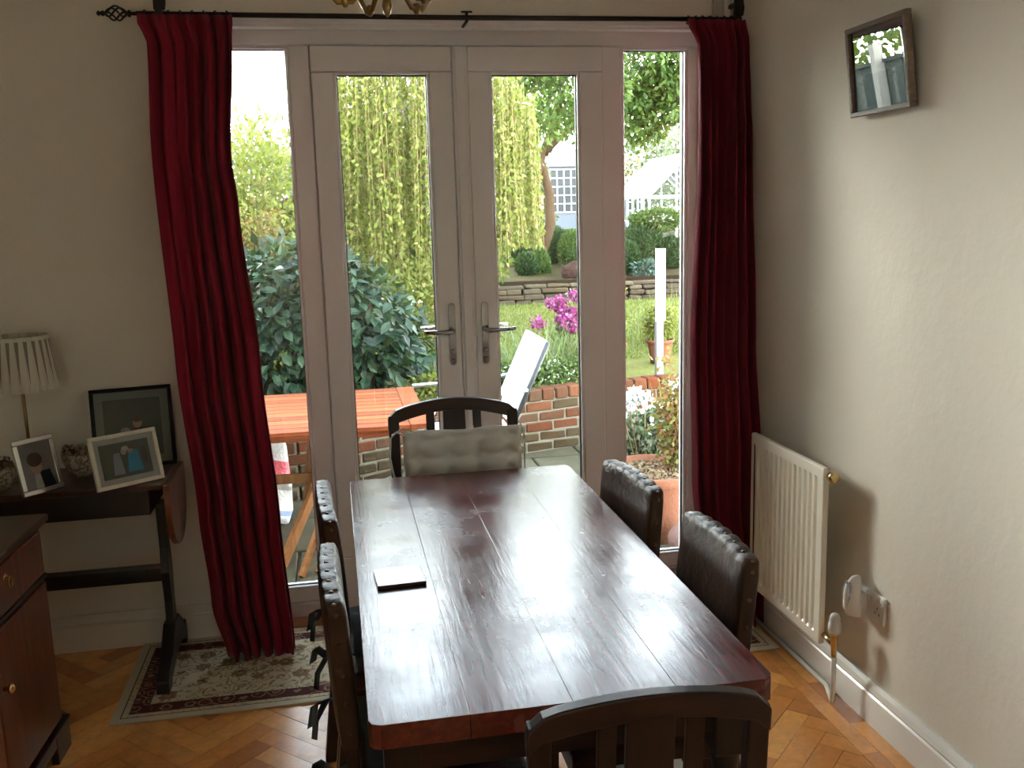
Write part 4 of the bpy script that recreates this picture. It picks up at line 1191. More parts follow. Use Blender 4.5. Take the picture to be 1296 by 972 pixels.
# ------------------------------------------------------------------ chandelier (only its lowest parts reach into view)
ch = thing('chandelier', 'brass chandelier arms and drop finial hanging above the table', 'chandelier', (.150, 2.2, 2.0))
mb = MB(); mb.lathe([(.002, .0), (.007, .008), (.011, .022), (.008, .036), (.005, .042), (.010, .050), (.012, .056), (.02, .062), (.034, .075), (.036, .09), (.022, .11), (.012, .14), (.012, .2), (.03, .24), (.012, .28), (.008, .35), (.008, ZC - 2.0)], (0, 0, .022), 20)
mb.v = [(x, y, min(z, ZC - 2.0)) for x, y, z in mb.v]; mb.build('stem', m_brass, ch)
for k in range(5):
    a = PI * 1.02 + k * 2 * PI / 5
    c_, s_ = math.cos(a), math.sin(a)
    pr = [(.02, .13), (.045, .085), (.075, .052), (.105, .05), (.14, .085), (.175, .14), (.20, .165)]
    mb = MB(); mb.tube([(c_ * r, s_ * r, z) for r, z in pr], .006, 8); mb.lathe([(.004, -.01), (.010, 0), (.010, .008), (.004, .014)], (c_ * .09, s_ * .09, .05), 10)
    ar = mb.build('arm', m_brass, ch)
    mb = MB(); mb.lathe([(.008, .165), (.03, .172), (.032, .178), (.012, .18), (.012, .24)], (c_ * .2, s_ * .2, 0), 14); mb.build('candle_cup', m_brass, ar)
    mb = MB(); mb.lathe([(.010, .24), (.016, .26), (.012, .29), (.003, .32)], (c_ * .2, s_ * .2, 0), 12); mb.build('bulb', m_plast, ar)

# ================================================================== GARDEN
G = -.15
patio = struct(MB().bx(-5, 6, 3.952, 7.4, G - .15, G - .03).build('patio', m_mortar))
rows = [3.96, 4.50, 5.02, 5.58, 6.10, 6.62, 7.1]
for ya, yb in zip(rows, rows[1:]):
    x = -3.2 + random.uniform(-.3, .0)
    while x < 3.6:
        wd = random.choice((.45, .6, .75, .9))
        dz = random.uniform(-.006, .003)
        MB().bx(-wd / 2 + .007, wd / 2 - .007, -(yb - ya) / 2 + .007, (yb - ya) / 2 - .007, -.04, dz).build('paving_slab', m_slab, patio, (x + wd / 2, (ya + yb) / 2, G), bevel=.006, seg=1)
        x += wd
# raised bed ground and lawn
def ground(name, mat, x0, x1, y0, y1, hfun, nx=20, ny=20, thick=.35):
    vs = [(x0 + (x1 - x0) * i / nx, y0 + (y1 - y0) * j / ny, hfun(x0 + (x1 - x0) * i / nx, y0 + (y1 - y0) * j / ny)) for j in range(ny + 1) for i in range(nx + 1)]
    n = nx + 1
    fs = [(j * n + i, j * n + i + 1, (j + 1) * n + i + 1, (j + 1) * n + i) for j in range(ny) for i in range(nx)]
    return struct(MB().add(vs, fs, 0, True).build(name, mat, recalc=False))
WP = [(-3.4, 5.35), (-.3, 6.02), (.9, 6.66), (1.9, 6.96), (4.2, 7.25)]
def wall_y(x):
    for (a, b), (c_, d) in zip(WP, WP[1:]):
        if x <= c_: return b + (d - b) * (x - a) / (c_ - a)
    return WP[-1][1]
def hb(x, y): return .295 + .01 * math.sin(x * 3) + .01 * math.sin(y * 2.3)
nx, ny = 30, 24
vs = []; n = nx + 1
for j in range(ny + 1):
    for i in range(nx + 1):
        x = -6 + 16 * i / nx; t_ = j / ny
        ys = wall_y(max(-3.4, min(4.2, x))) + .06
        y = ys + (12.95 - ys) * t_
        vs.append((x, y, .295 + .10 * t_ + .008 * math.sin(x * 3 + j)))
gl = struct(MB().add(vs, [(j * n + i, j * n + i + 1, (j + 1) * n + i + 1, (j + 1) * n + i) for j in range(ny) for i in range(nx)], 0, True).build('lawn', m_lawnbase, recalc=False))
# lawn blades
nb = 26000
X = RNG.uniform(-1.0, 5.5, nb); Y = RNG.uniform(8.0, 12.6, nb)
Cc = np.stack([X, Y, np.full(nb, .30) + .10 * (Y - 7) / 6 - .01], 1)
D = RNG.normal(size=(nb, 3)) * .45; D[:, 2] = 1
leaves_mesh('grass', l_grass, Cc, D, unit(nb), RNG.uniform(.03, .07, nb), .007, gl)
def hterr(x, y): return .66 + (y - 12.9) * .075 + .02 * math.sin(x * 2 + y)
m_mulch = simple('terrace_mulch', (0.040, 0.032, 0.014), 1.0, var=0.5, nscale=4, bump=0.03, spec=0.04)
terrace = ground('terrace', m_mulch, -8, 22, 12.92, 40, lambda x, y: min(hterr(x, y), 1.25) - (.04 if y < 13 else 0), 24, 24)

# brick retaining wall
bw = thing('brick_retaining_wall', 'low old brick wall holding up the flower bed behind the patio', 'wall', (0, 0, G))
segs = []
for (a, b), (c_, d) in zip(WP, WP[1:]):
    L = math.hypot(c_ - a, d - b); segs.append((Vector((a, b, 0)), Vector((c_, d, 0)), L))
tot = sum(s_[2] for s_ in segs)
def on_wall(s_):
    for a, b, L in segs:
        if s_ <= L or (a, b, L) == segs[-1]:
            d = (b - a).normalized(); return a + d * s_, math.atan2(d.y, d.x)
        s_ -= L
core = MB()
for a, b, L in segs: core.beam(a + Vector((0, .020, .225)), b + Vector((0, .020, .225)), .128, .45)
core.build('mortar_core', m_mortar, bw)
bm_cache = {}
def brickmesh(kind, k):
    key = (kind, k)
    if key not in bm_cache:
        l, h, d = ((.213, .062, .105), (.102, .085, .13))[kind]
        r_ = random.Random(k * 7 + kind)
        m = MB().box((0, 0, 0), (l, d, h)); m.v = [tuple(c_ + r_.uniform(-.004, .004) for c_ in v_) for v_ in m.v]
        bm_cache[key] = m.build('brick', (m_brickmoss if (kind == 0 and k > 2) else m_brick), bw, bevel=.006, seg=1)
        return bm_cache[key], True
    return bm_cache[key], False
nbk = 0
for row in range(6):
    step = .225 if row < 5 else .113
    s_ = (.11 if row % 2 else 0) + .02
    z = .036 + row * .076 if row < 5 else .424
    if row == 5: z = .428
    while s_ < tot - .1:
        p, a = on_wall(s_ + step / 2)
        if -2.2 < p.x < 3.4:
            k = random.randint(0, 5) if row > 1 else random.randint(3, 5)
            if row >= 3 and row < 5: k = random.randint(0, 3)
            o_, fresh = brickmesh(1 if row == 5 else 0, k)
            if not fresh:
                o_ = o_.copy(); COL.objects.link(o_); o_.parent = bw
            o_.location = (p.x, p.y + random.uniform(-.006, .006) + .0, z); o_.rotation_euler = (0, random.uniform(-.02, .02), a + random.uniform(-.02, .02))
            nbk += 1
        s_ += step

# dry stone wall at the terrace edge
sw = thing('dry_stone_wall', 'low rough stone wall at the far edge of the lawn', 'wall', (3.8, 12.86, .38))
MB().bx(-2.6, 3.2, .02, .2, -.05, .31).build('soil_core', m_soil, sw)
zc = 0.0
for row in range(4):
    hh = (.085, .075, .07, .06)[row]
    x = -2.6 + random.uniform(0, .2)
    while x < 3.2:
        wd = random.uniform(.16, .42) if row < 3 else random.uniform(.25, .5)
        m = MB().box((0, 0, 0), (wd - .012, .20 + random.uniform(-.03, .05), hh - .008))
        m.v = [tuple(c_ + random.uniform(-.012, .012) for c_ in v_) for v_ in m.v]
        m.build('stone', m_stone, sw, (x + wd / 2, random.uniform(-.03, .02), zc + hh / 2 - .02), bevel=.015, seg=1)
        x += wd
    zc += hh
bo = MB(); bo.lathe([(math.cos(a), math.sin(a)) for a in np.linspace(-1.4, 1.4, 8)], n=10)
bo.v = [(x * .17 * (1 + .15 * math.sin(z * 3 + x * 2)), y * .15, z * .13 + .03 * math.sin(x * 4)) for x, y, z in bo.v]
tag(bo.build('boulder', m_boulder, None, (3.36, 13.35, .78)), 'reddish brown boulder on the terrace between the small conifers', 'rock')

# topiary and conifers on the terrace
def conifer(label, x, y, z0, h, r, mat, n=2600, cone=0.0, L=.05, group=None):
    t = thing('conifer', label, 'shrub', (x, y, z0), 0, group)
    u = unit(n); rad = RNG.uniform(.75, 1.0, n)
    P = u * rad[:, None] * np.array([r, r, h / 2]); P[:, 2] += h / 2
    if cone:
        f = 1 - cone * np.clip(P[:, 2] / h, 0, 1); P[:, 0] *= f * 1.15; P[:, 1] *= f * 1.15
    P[:, 2] = np.maximum(P[:, 2], .0)
    D = u * .7 + RNG.normal(size=u.shape) * .35; D[:, 2] += .5
    leaves_mesh('foliage', mat, P, D, u + RNG.normal(size=u.shape) * .5, L * RNG.uniform(.7, 1.3, n), L * .22, t)
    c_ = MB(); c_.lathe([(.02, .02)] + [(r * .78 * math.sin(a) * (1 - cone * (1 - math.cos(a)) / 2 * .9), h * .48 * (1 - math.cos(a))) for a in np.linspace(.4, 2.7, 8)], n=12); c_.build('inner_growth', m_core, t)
    MB().tube([(0, 0, -.06), (0, 0, h * .3)], .02, 6).build('stem', m_bark, t)
    return t
conifer('small bright green cone shaped conifer in front of the apple tree', 3.02, 13.9, .64, .47, .17, l_conif2, cone=.6)
conifer('yellow green upright conifer at the right of the boulder', 3.62, 14.4, .78, .56, .20, l_conif2, cone=.35)
conifer('dark rounded conifer behind the bright cone conifer', 3.42, 14.9, .80, .60, .30, l_conif)
conifer('round clipped shrub left of the apple tree trunk', 2.80, 14.9, .80, .48, .24, l_conif)
conifer('low dark shrub left of the bright cone conifer', 2.80, 13.8, .68, .35, .16, l_conif)
conifer('large round clipped shrub in front of the greenhouse', 4.66, 14.1, .72, .72, .32, l_conif, n=4000)
conifer('blue green cone conifer at the foot of the large round shrub', 4.25, 13.5, .70, .46, .18, l_conif, cone=.4)
conifer('round shrub right of the white post beyond the lawn', 5.10, 14.0, .70, .50, .24, l_conif)
bush('low_shrub', 'low blue green shrub on the terrace edge left of the white post', 'shrub', (4.42, 13.2, .78), (.18, .14, .12), 500, .07, .015, l_blue, loc_z=.66)
# umbrella topiary
t = thing('umbrella_conifer', 'small tree with flat domed top and rusty stem before the greenhouse', 'tree', (4.93, 14.2, .74))
MB().tube([(0, 0, -.05), (.02, 0, .35), (-.01, 0, .7)], [.045, .035, .03], 8).build('trunk', simple('rusty_red_bark', (0.28, 0.11, 0.05), 0.9, var=.3), t)
P, u = ellipsoid_pts(2600, (0, 0, .72), (.40, .36, .16), .6, .05)
leaves_mesh('foliage', l_conif2, P, u + RNG.normal(size=u.shape) * .5, u + RNG.normal(size=u.shape) * .4, .06, .014, t)

# apple tree
t = thing('apple_tree', 'tall forked broadleaf tree standing on the terrace beyond the lawn', 'tree', (3.08, 14.2, .70))
mb = MB()
mb.tube([(0, 0, -.05), (0, 0, .3), (.02, 0, .42)], [.13, .11, .12], 10)
mb.tube([(-.02, 0, .36), (-.10, .05, .8), (-.06, 0, 1.25), (.05, -.1, 1.75), (.30, -.2, 2.4), (.4, -.2, 3.2)], [.09, .075, .065, .06, .05, .03], 9)
mb.tube([(.05, 0, .36), (.18, 0, .75), (.17, 0, 1.2), (.06, -.05, 1.6), (-.25, -.3, 2.2), (-.4, -.4, 3.0)], [.09, .08, .07, .06, .05, .03], 9)
mb.tube([(.06, -.08, 1.75), (.35, -.25, 2.05), (.75, -.4, 2.3), (1.4, -.7, 2.5)], [.06, .055, .045, .03], 8)
mb.build('trunk', m_bark, t)
Ps = []; Us = []
cl = []
for k in range(60):
    cx_, cy_, cz_ = random.uniform(-.9, 2.1), random.uniform(-2.6, .8), random.uniform(1.95, 4.1)
    if cx_ > .3 and cz_ < 2.2: cz_ += .5
    if cx_ > .75 and cz_ < 2.9 and cy_ > -1.2: cy_ -= 1.2
    cl.append((cx_, cy_, cz_))
for c_ in cl:
    P, u = ellipsoid_pts(280, c_, (.42, .42, .30), .2, .1, c_[0]); Ps.append(P); Us.append(u)
# low bough reaching towards the right window
for c_ in ((.95, -2.0, 1.95), (1.15, -2.1, 2.15), (.8, -2.1, 2.3), (1.25, -2.2, 2.5), (1.45, -2.2, 2.25), (1.0, -2.3, 2.8), (1.35, -2.3, 2.9)):
    P, u = ellipsoid_pts(420, c_, (.32, .35, .28), .2, .1, c_[0]); Ps.append(P); Us.append(u)
P = np.concatenate(Ps); u = np.concatenate(Us)
D = u * .5 + RNG.normal(size=u.shape) * .5; D[:, 2] -= .35
leaves_mesh('foliage', l_apple, P, D, u + RNG.normal(size=u.shape) * .6 + np.array([0, 0, .8]), .105 * RNG.uniform(.7, 1.3, len(P)), .024, t)
bf = thing('bird_feeder', 'reddish bird feeder hanging beside the apple tree trunk', 'bird feeder', (2.93, 13.3, 1.62))
MB().lathe([(.03, 0), (.035, .01), (.03, .02), (.028, .2), (.045, .21), (.01, .25)], n=12).build('seed_tube', simple('red_seed_tube', (0.45, 0.13, 0.09), .5), bf)
MB().tube([(0, 0, .24), (0, 0, .95)], .003, 5).build('wire', m_iron, bf)

# weeping birch
t = thing('weeping_birch', 'weeping birch with long hanging yellow green strands beyond the patio', 'tree', (.95, 8.9, .31))
mb = MB(); mb.tube([(0, 0, -.05), (.03, 0, .8), (-.03, .05, 1.6), (.02, 0, 2.3), (0, 0, 2.75)], [.08, .07, .06, .045, .02], 9)
tips = []
for k in range(26):
    a = 2 * PI * k / 26 + random.uniform(-.2, .2); z = random.uniform(1.7, 2.45); r_ = random.uniform(.5, 1.15)
    p1 = (r_ * .5 * math.cos(a), r_ * .35 * math.sin(a), z + .35); p2 = (r_ * math.cos(a), r_ * .7 * math.sin(a), z + .25)
    mb.tube([(0, 0, z - .1), p1, p2], [.018, .011, .006], 5); tips.append(p2)
mb.build('trunk', simple('birch_bark', (0.42, 0.38, 0.32), .8, var=.4, nscale=10), t)
tw = MB(); Cs = []; Ds = []
for k in range(430):
    a = random.uniform(0, 2 * PI); r_ = math.sqrt(random.random()) * 1.02
    if random.random() < .45: r_ = random.uniform(.8, 1.02)
    x0, y0 = r_ * .98 * math.cos(a), r_ * .72 * math.sin(a)
    ztop_ = 2.80 + .22 * (1 - r_ ** 2) - .35 * max(0, r_ - .7) + random.uniform(-.25, .1)
    if x0 > .35: ztop_ -= (x0 - .35) * .75
    ln = random.uniform(.9, 1.75) + .75 * max(0, r_ - .55)
    if x0 < .1: ln += random.uniform(0, .6)
    if x0 > .6: ln = min(ln + .3, ztop_ - 1.0)
    ln = min(ln, ztop_ - .62 - .2 * random.random())
    zb = ztop_ - ln
    sway = (random.uniform(-.06, .06), random.uniform(-.06, .06))
    pts = [(x0 + sway[0] * q * q, y0 + sway[1] * q * q, ztop_ - ln * q) for q in (0, .33, .66, 1)]
    tw.tube(pts, .0025, 3, cap=False)
    nl = int(ln / .022)
    q = (np.arange(nl) + RNG.random(nl)) / nl
    c_ = np.stack([x0 + sway[0] * q * q, y0 + sway[1] * q * q, ztop_ - ln * q], 1) + RNG.normal(size=(nl, 3)) * .012
    Cs.append(c_); dd = RNG.normal(size=(nl, 3)) * .55; dd[:, 2] -= .9; Ds.append(dd)
tag(tw.build('twigs', m_twig, t, recalc=False), kind='stuff')
C_ = np.concatenate(Cs); D_ = np.concatenate(Ds)
leaves_mesh('foliage', l_birch, C_, D_, unit(len(C_)), RNG.uniform(.035, .06, len(C_)), RNG.uniform(.012, .02, len(C_)), t)

# camellia like evergreen bush behind the brick wall: first 300 nearest leaves as parts
t = thing('evergreen_bush', 'large glossy dark leaved evergreen bush behind the slatted garden table', 'shrub', (-.08, 7.05, .29))
Ps = []; Us = []
for (c_, r_, n_) in (((.18, 0, .5), (.52, .38, .50), 1500), ((-.35, 0, .62), (.50, .38, .60), 1700), ((.42, -.02, .30), (.36, .30, .32), 600), ((0.0, 0, .78), (.36, .3, .36), 600)):
    P, u = ellipsoid_pts(n_, c_, r_, .5, .08, c_[0]); Ps.append(P); Us.append(u)
P = np.concatenate(Ps); u = np.concatenate(Us); k = P[:, 2] > .01; P, u = P[k], u[k]
D = u * .6 + RNG.normal(size=u.shape) * .5; D[:, 2] -= .35
U_ = u * .5 + np.array([0, -.3, .9]) + RNG.normal(size=u.shape) * .35
order = np.argsort(P[:, 1] - .15 * P[:, 2] * 0)
near, far = order[:300], order[300:]
leaves_mesh('foliage', l_dark, P[far], D[far], U_[far], RNG.uniform(.08, .13, len(far)), RNG.uniform(.022, .034, len(far)), t)
lv = []
for k in range(3):
    ln, wd = (.12, .032) if k == 0 else ((.10, .028) if k == 1 else (.13, .03))
    vs = [(0, 0, 0), (ln * .3, wd * .8, .006), (ln * .6, wd, .004), (ln, 0, -.018), (ln * .6, -wd, .004), (ln * .3, -wd * .8, .006), (ln * .3, 0, -.003), (ln * .6, 0, -.006)]
    fs = [(0, 6, 1), (1, 6, 7, 2), (2, 7, 3), (0, 5, 6), (5, 4, 7, 6), (4, 3, 7)]
    lv.append((vs, fs))
protos = []
for q, i in enumerate(near):
    d = Vector(D[i]).normalized(); n_ = Vector(U_[i]); s_ = n_.cross(d).normalized(); n_ = d.cross(s_)
    R = Matrix((d, s_, n_)).transposed()
    if q < 3:
        o_ = MB().add(lv[q][0], lv[q][1], 0, False).build('leaf', l_dark, t, recalc=False); protos.append(o_)
    else:
        o_ = protos[q % 3].copy(); COL.objects.link(o_); o_.parent = t
    o_.location = P[i]; o_.rotation_euler = R.to_euler()
mb = MB()
for a in range(7):
    an = random.uniform(0, 6.28); mb.tube([(random.uniform(-.2, .2), 0, -.03), (.2 * math.cos(an), .1 * math.sin(an), .4), (.5 * math.cos(an) - .05, .25 * math.sin(an), .85)], [.02, .014, .007], 6)
mb.build('stem', m_bark, t)

# shrubs seen through the left window
bush('tall_shrub', 'tall yellow green shrub seen through the left window beside the birch', 'shrub', (-.62, 8.3, 1.35), (.72, .6, 1.08), 9000, .07, .018, l_yellow, stem=6, loc_z=.3, inner=.25, lump=.09)
bush('feathery_shrub', 'rust tinted feathery shrub above the evergreen bush in the left window', 'shrub', (-.52, 7.5, 1.32), (.22, .18, .36), 1400, .045, .010, l_rust, stem=3, loc_z=.3, inner=.2)
bush('tall_shrub', 'grey green tall shrub far left behind the curtain edge', 'shrub', (-1.9, 7.3, .85), (.5, .5, .55), 1800, .08, .02, l_yellow, stem=4, loc_z=.3)
bush('leafy_shrub', 'light green leafy shrub below the birch, right of the evergreen bush', 'shrub', (.72, 8.2, .72), (.40, .35, .48), 3000, .055, .014, l_yellow, loc_z=.3, inner=.3)
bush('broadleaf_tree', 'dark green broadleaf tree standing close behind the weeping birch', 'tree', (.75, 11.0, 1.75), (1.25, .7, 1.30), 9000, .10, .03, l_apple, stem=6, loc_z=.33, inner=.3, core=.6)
# background hedge masses, each its own
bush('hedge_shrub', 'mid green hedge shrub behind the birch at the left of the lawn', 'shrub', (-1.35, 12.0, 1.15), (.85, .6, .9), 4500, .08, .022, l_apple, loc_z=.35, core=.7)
for i_, (x, y, z, rx, rz_, lb) in enumerate(((1.5, 22, 2.2, 1.7, 1.5, 'pale distant tree seen behind the birch'), (4.6, 24, 2.3, 1.3, 1.4, 'pale distant tree behind the apple tree'), (8.6, 27, 2.5, 1.7, 1.5, 'hazy distant tree left above the greenhouse roof'), (11.2, 29, 2.7, 1.7, 1.7, 'hazy distant tree right above the greenhouse roof'), (-1.6, 20, 2.0, 1.6, 1.4, 'pale distant tree at the far left beyond the shrubs'))):
    bush('distant_tree', lb, 'tree', (x, y, z), (rx, 1.0, rz_), 4200, .17, .05, l_haze, stem=3, loc_z=1.1, inner=.4)

bush('hedge_shrub', 'leafy green shrub filling the space behind the apple tree trunk', 'shrub', (3.28, 17.2, 1.8), (.62, .5, .9), 4500, .09, .028, l_apple, loc_z=.95, inner=.4, core=.6)
bush('hedge_shrub', 'green shrub behind the clipped shrubs, left of the greenhouse', 'shrub', (6.6, 25.0, 2.0), (1.6, .5, 1.0), 4000, .11, .034, l_apple, loc_z=1.2, inner=.4, core=.5)
# strappy plants on the bed
def strappy(name, label, x, y, z, n, L, spread, mat, w=.009, flowers=None):
    t = thing(name, label, 'plant', (x, y, z))
    vs = []; fs = []
    for k in range(n):
        a = random.uniform(0, 2 * PI); bx_, by_ = random.gauss(0, spread * .35), random.gauss(0, spread * .3)
        ln = L * random.uniform(.6, 1.15); lean_ = random.uniform(.15, .9)
        c_, s_ = math.cos(a), math.sin(a); b = len(vs)
        for q in range(5):
            tt = q / 4; r_ = ln * lean_ * tt ** 1.3; h = ln * (tt - .55 * lean_ * tt * tt * 1.2)
            ww = w * (1 - tt * .9)
            vs += [(bx_ + c_ * r_ - s_ * ww, by_ + s_ * r_ + c_ * ww, h), (bx_ + c_ * r_ + s_ * ww, by_ + s_ * r_ - c_ * ww, h)]
        fs += [(b + 2 * q, b + 2 * q + 1, b + 2 * q + 3, b + 2 * q + 2) for q in range(4)]
    tag(MB().add(vs, fs).build('blades', mat, t, recalc=False), kind='stuff')
    if flowers:
        fm, nf_, r_ = flowers
        P, u = ellipsoid_pts(nf_, (0, 0, .12), (spread, spread * .7, .12), .3)
        P[:, 2] = np.abs(P[:, 2])
        leaves_mesh('blossom', fm, P, unit(nf_), unit(nf_), r_, r_ * .5, t)
    return t
strappy('strappy_plant', 'pale green strappy plant spilling over the wall, left behind the lounger', 1.20, 7.25, .29, 160, .50, .32, l_pale)
strappy('strappy_plant', 'pale green strappy plant on the wall right of the lounger', 1.62, 7.40, .29, 190, .52, .36, l_pale)
strappy('strappy_plant', 'strappy grass clump at the right end under the pink flowers', 2.02, 7.55, .29, 150, .5, .3, l_pale)
strappy('strappy_plant', 'arching grassy clump beside the evergreen bush near the door handle', .70, 7.15, .29, 120, .42, .25, l_pale)
bush('ground_cover', 'small white flowered ground cover along the top of the brick wall', 'plant', (1.55, 7.10, .36), (.50, .12, .11), 2200, .035, .012, l_conif2, loc_z=.29, second=(l_white, 260, .022, .012))
bush('ground_cover', 'low leafy plants on the wall behind the garden table', 'plant', (.65, 6.78, .36), (.35, .12, .10), 900, .045, .014, l_yellow, loc_z=.29)
strappy('wild_flower_clump', 'wispy green plants in front of the stone wall right of the lawn', 3.10, 8.7, .31, 170, .55, .5, l_grass, .006)
strappy('wild_flower_clump', 'wispy plants behind the white post', 3.5, 9.6, .33, 170, .55, .5, l_grass, .006, (l_pink, 40, .03))
# pink flowers
t = thing('pink_phlox', 'bright magenta and pink flower heads above the strappy leaves', 'flowers', (1.86, 7.75, .29))
mb = MB(); Ps = []
for k in range(12):
    x, y, z = random.gauss(0, .10), random.gauss(0, .06), random.uniform(.36, .62)
    mb.tube([(x * .4, y * .4, -.01), (x, y, z)], .003, 4); P, u = ellipsoid_pts(110, (x, y, z), (.055, .055, .05), .7, .05); Ps.append(P)
mb.build('stems', m_twig, t)
P = np.concatenate(Ps)
leaves_mesh('blossom', l_pink, P, unit(len(P)), unit(len(P)), .036, .014, t)
P, u = ellipsoid_pts(300, (0, 0, .25), (.13, .1, .2), .2); leaves_mesh('foliage', l_pale, P, unit(300), unit(300), .07, .012, t)

# white post
t = thing('garden_post', 'grey lilac post with broad white upper board in the flower bed', 'post', (2.49, 7.12, .29))
MB().box((0, 0, .22), (.055, .05, .52)).build('post', m_lilac, t, bevel=.003)
MB().box((0, -.035, .735), (.078, .02, .56)).build('board', m_whitewood, t, bevel=.003)
# pots
def pot(label, loc, r, h, fill=None):
    t = thing('terracotta_pot', label, 'plant pot', loc)
    mb = MB(); mb.lathe([(r * .68, 0), (r * .74, h * .3), (r * .90, h * .84), (r * .93, h * .86), (r, h * .87), (r * 1.02, h * .98), (r * .98, h), (r * .90, h), (r * .87, h * .9), (r * .1, h * .88)], n=36); mb.build('pot', m_terra, t)
    return t
bp = pot('large terracotta pot with gravel standing just outside the right window', (1.66, 4.80, G), .285, .375)
P = np.stack([RNG.uniform(-.25, .25, 900), RNG.uniform(-.25, .25, 900), np.full(900, .345)], 1); P = P[np.hypot(P[:, 0], P[:, 1]) < .245]
gm = MB()
for q in P:
    s_ = random.uniform(.006, .013); gm.box((q[0], q[1], q[2] + random.uniform(-.004, .006)), (s_ * 1.6, s_ * 1.2, s_), (random.random() * 3, random.random() * 3, random.random() * 3))
tag(gm.build('gravel', m_gravel, bp, recalc=False), kind='stuff')
MB().lathe([(.25, .32), (.25, .342)], n=28).build('soil', m_soil, bp)
bush('geranium', 'white flowered variegated plant behind the big terracotta pot', 'plant', (1.86, 5.35, .26), (.24, .20, .20), 2600, .045, .014, l_var, loc_z=.05, second=(l_white, 110, .05, .02), inner=.3)
pot('terracotta pot holding the white flowered plant', (1.86, 5.35, G), .17, .24)
t = thing('white_geranium', 'white geranium heads above the variegated leaves', 'flowers', (1.74, 5.22, .07))
mb = MB(); Ps = []
for (x, y, z) in ((-.10, 0, .44), (-.05, .03, .47), (.0, .0, .45), (.20, .02, .50), (.25, 0, .53), (.29, .03, .50), (-.14, 0, .40)):
    mb.tube([(x * .3, y, 0), (x, y, z)], .003, 4); P, u = ellipsoid_pts(90, (x, y, z), (.045, .045, .035), .7, .05); Ps.append(P)
mb.build('stems', m_twig, t); P = np.concatenate(Ps); leaves_mesh('blossom', l_white, P, unit(len(P)), unit(len(P)), .034, .014, t)
strappy('succulent_tuft', 'rusty leaved trailing plant rising from the gravel pot beside the curtain', 1.80, 4.86, .18, 0, .3, .1, l_rust)
tt = bpy.data.objects.new('x', None)
t = thing('climbing_plant', 'tall rusty green climbing plant in the gravel pot beside the curtain', 'plant', (1.80, 4.85, .19))
mb = MB(); Ps = []; Us = []
for k in range(9):
    a = random.uniform(-.09, .07); pts = [(random.uniform(-.05, .05), random.uniform(-.05, .05), 0)]
    hgt = random.uniform(.3, .62)
    for q in range(1, 6): pts.append((a * q / 5 + random.uniform(-.02, .02), random.uniform(-.04, .04), hgt * q / 5))
    mb.tube(pts, .0025, 4)
    for p_ in pts[1:]:
        Ps.append(np.array(p_) + RNG.normal(size=(22, 3)) * .035)
mb.build('stems', m_twig, t); P = np.concatenate(Ps); P[:, 2] = np.maximum(P[:, 2], .01)
leaves_mesh('foliage', l_rust, P, unit(len(P)), unit(len(P)), .035, .013, t)
p2_ = pot('small terracotta pot with feathery plant standing on the flower bed', (2.24, 7.55, .31), .115, .22)
bush('feathery_plant', 'feathery yellow green plant in the small terracotta pot', 'plant', (2.24, 7.55, .74), (.15, .13, .22), 1500, .05, .008, l_grass, loc_z=.50, inner=.1)
pot('terracotta pot on the bed right of the white post', (2.72, 7.75, .31), .12, .20)
bush('feathery_plant', 'green plant in the terracotta pot right of the white post', 'plant', (2.72, 7.75, .66), (.15, .12, .17), 1200, .05, .010, l_yellow, loc_z=.49, inner=.1)
strappy('iris_clump', 'upright iris blades in front of the brick wall right of the doors', 2.24, 6.15, G, 90, .62, .2, l_conif2, .013)
bush('low_plant', 'leafy green plant between the iris blades and the white flowers', 'plant', (2.30, 5.55, .02), (.2, .18, .18), 1500, .06, .02, l_conif2, loc_z=G, inner=.3)
gb = thing('stoneware_ball', 'round pinkish stoneware ball beside the big pot outside the right window', 'garden ornament', (1.69, 4.45, G))
MB().lathe([(.01, .0)] + [(.082 * math.sin(a), .082 - .082 * math.cos(a)) for a in np.linspace(.15, PI - .15, 14)] + [(.01, .164)], n=28).build('ball', m_pinkpot, gb)
MB().tube([(.083 * math.sin(a) * .3 + .0, -.083 * math.cos(a - PI / 2) * .95, .082 - .083 * math.cos(a) * 1.0) for a in np.linspace(.4, PI - .4, 12)], .002, 5).build('seam', m_plast, gb)

# garden table
gt = thing('garden_table', 'reddish slatted hardwood garden table just outside the left door', 'table', (-.45, 5.25, G))
TZo = .72
yA, yB_ = -.545, .545
MB().box((.84, 0, TZo - .0125), (.10, 1.10, .025)).build('end_board', m_teak, gt, bevel=.003)
MB().box((-.84, 0, TZo - .0125), (.10, 1.10, .025)).build('end_board', m_teak, gt, bevel=.003)
ns = 11
for k in range(ns):
    wd = 1.10 / ns
    y = -.55 + wd * (k + .5)
    MB().box((0, 0, 0), (1.575, wd - .009, .022)).build('slat', m_teak, gt, (0, y, TZo - .0125), bevel=.003)
mb = MB(); mb.box((0, -.47, TZo - .045), (1.6, .022, .04)); mb.box((0, .47, TZo - .045), (1.6, .022, .04)); mb.box((.78, 0, TZo - .045), (.022, .92, .04)); mb.box((-.78, 0, TZo - .055), (.022, .98, .06)); mb.build('apron', m_teak, gt)
for x in (.10, -.62):
    for (ya, xa, yb_, xb) in ((-.50, x, .38, x + .42), (.50, x + .10, -.35, x + .2)):
        l = MB(); l.beam((xa, ya, .0), (xb, yb_, TZo - .03), .028, .065); l.build('leg', m_teakleg, gt, bevel=.003)
MB().beam((-.62, 0, .34), (.5, 0, .34), .03, .05).build('stretcher', m_teakleg, gt)
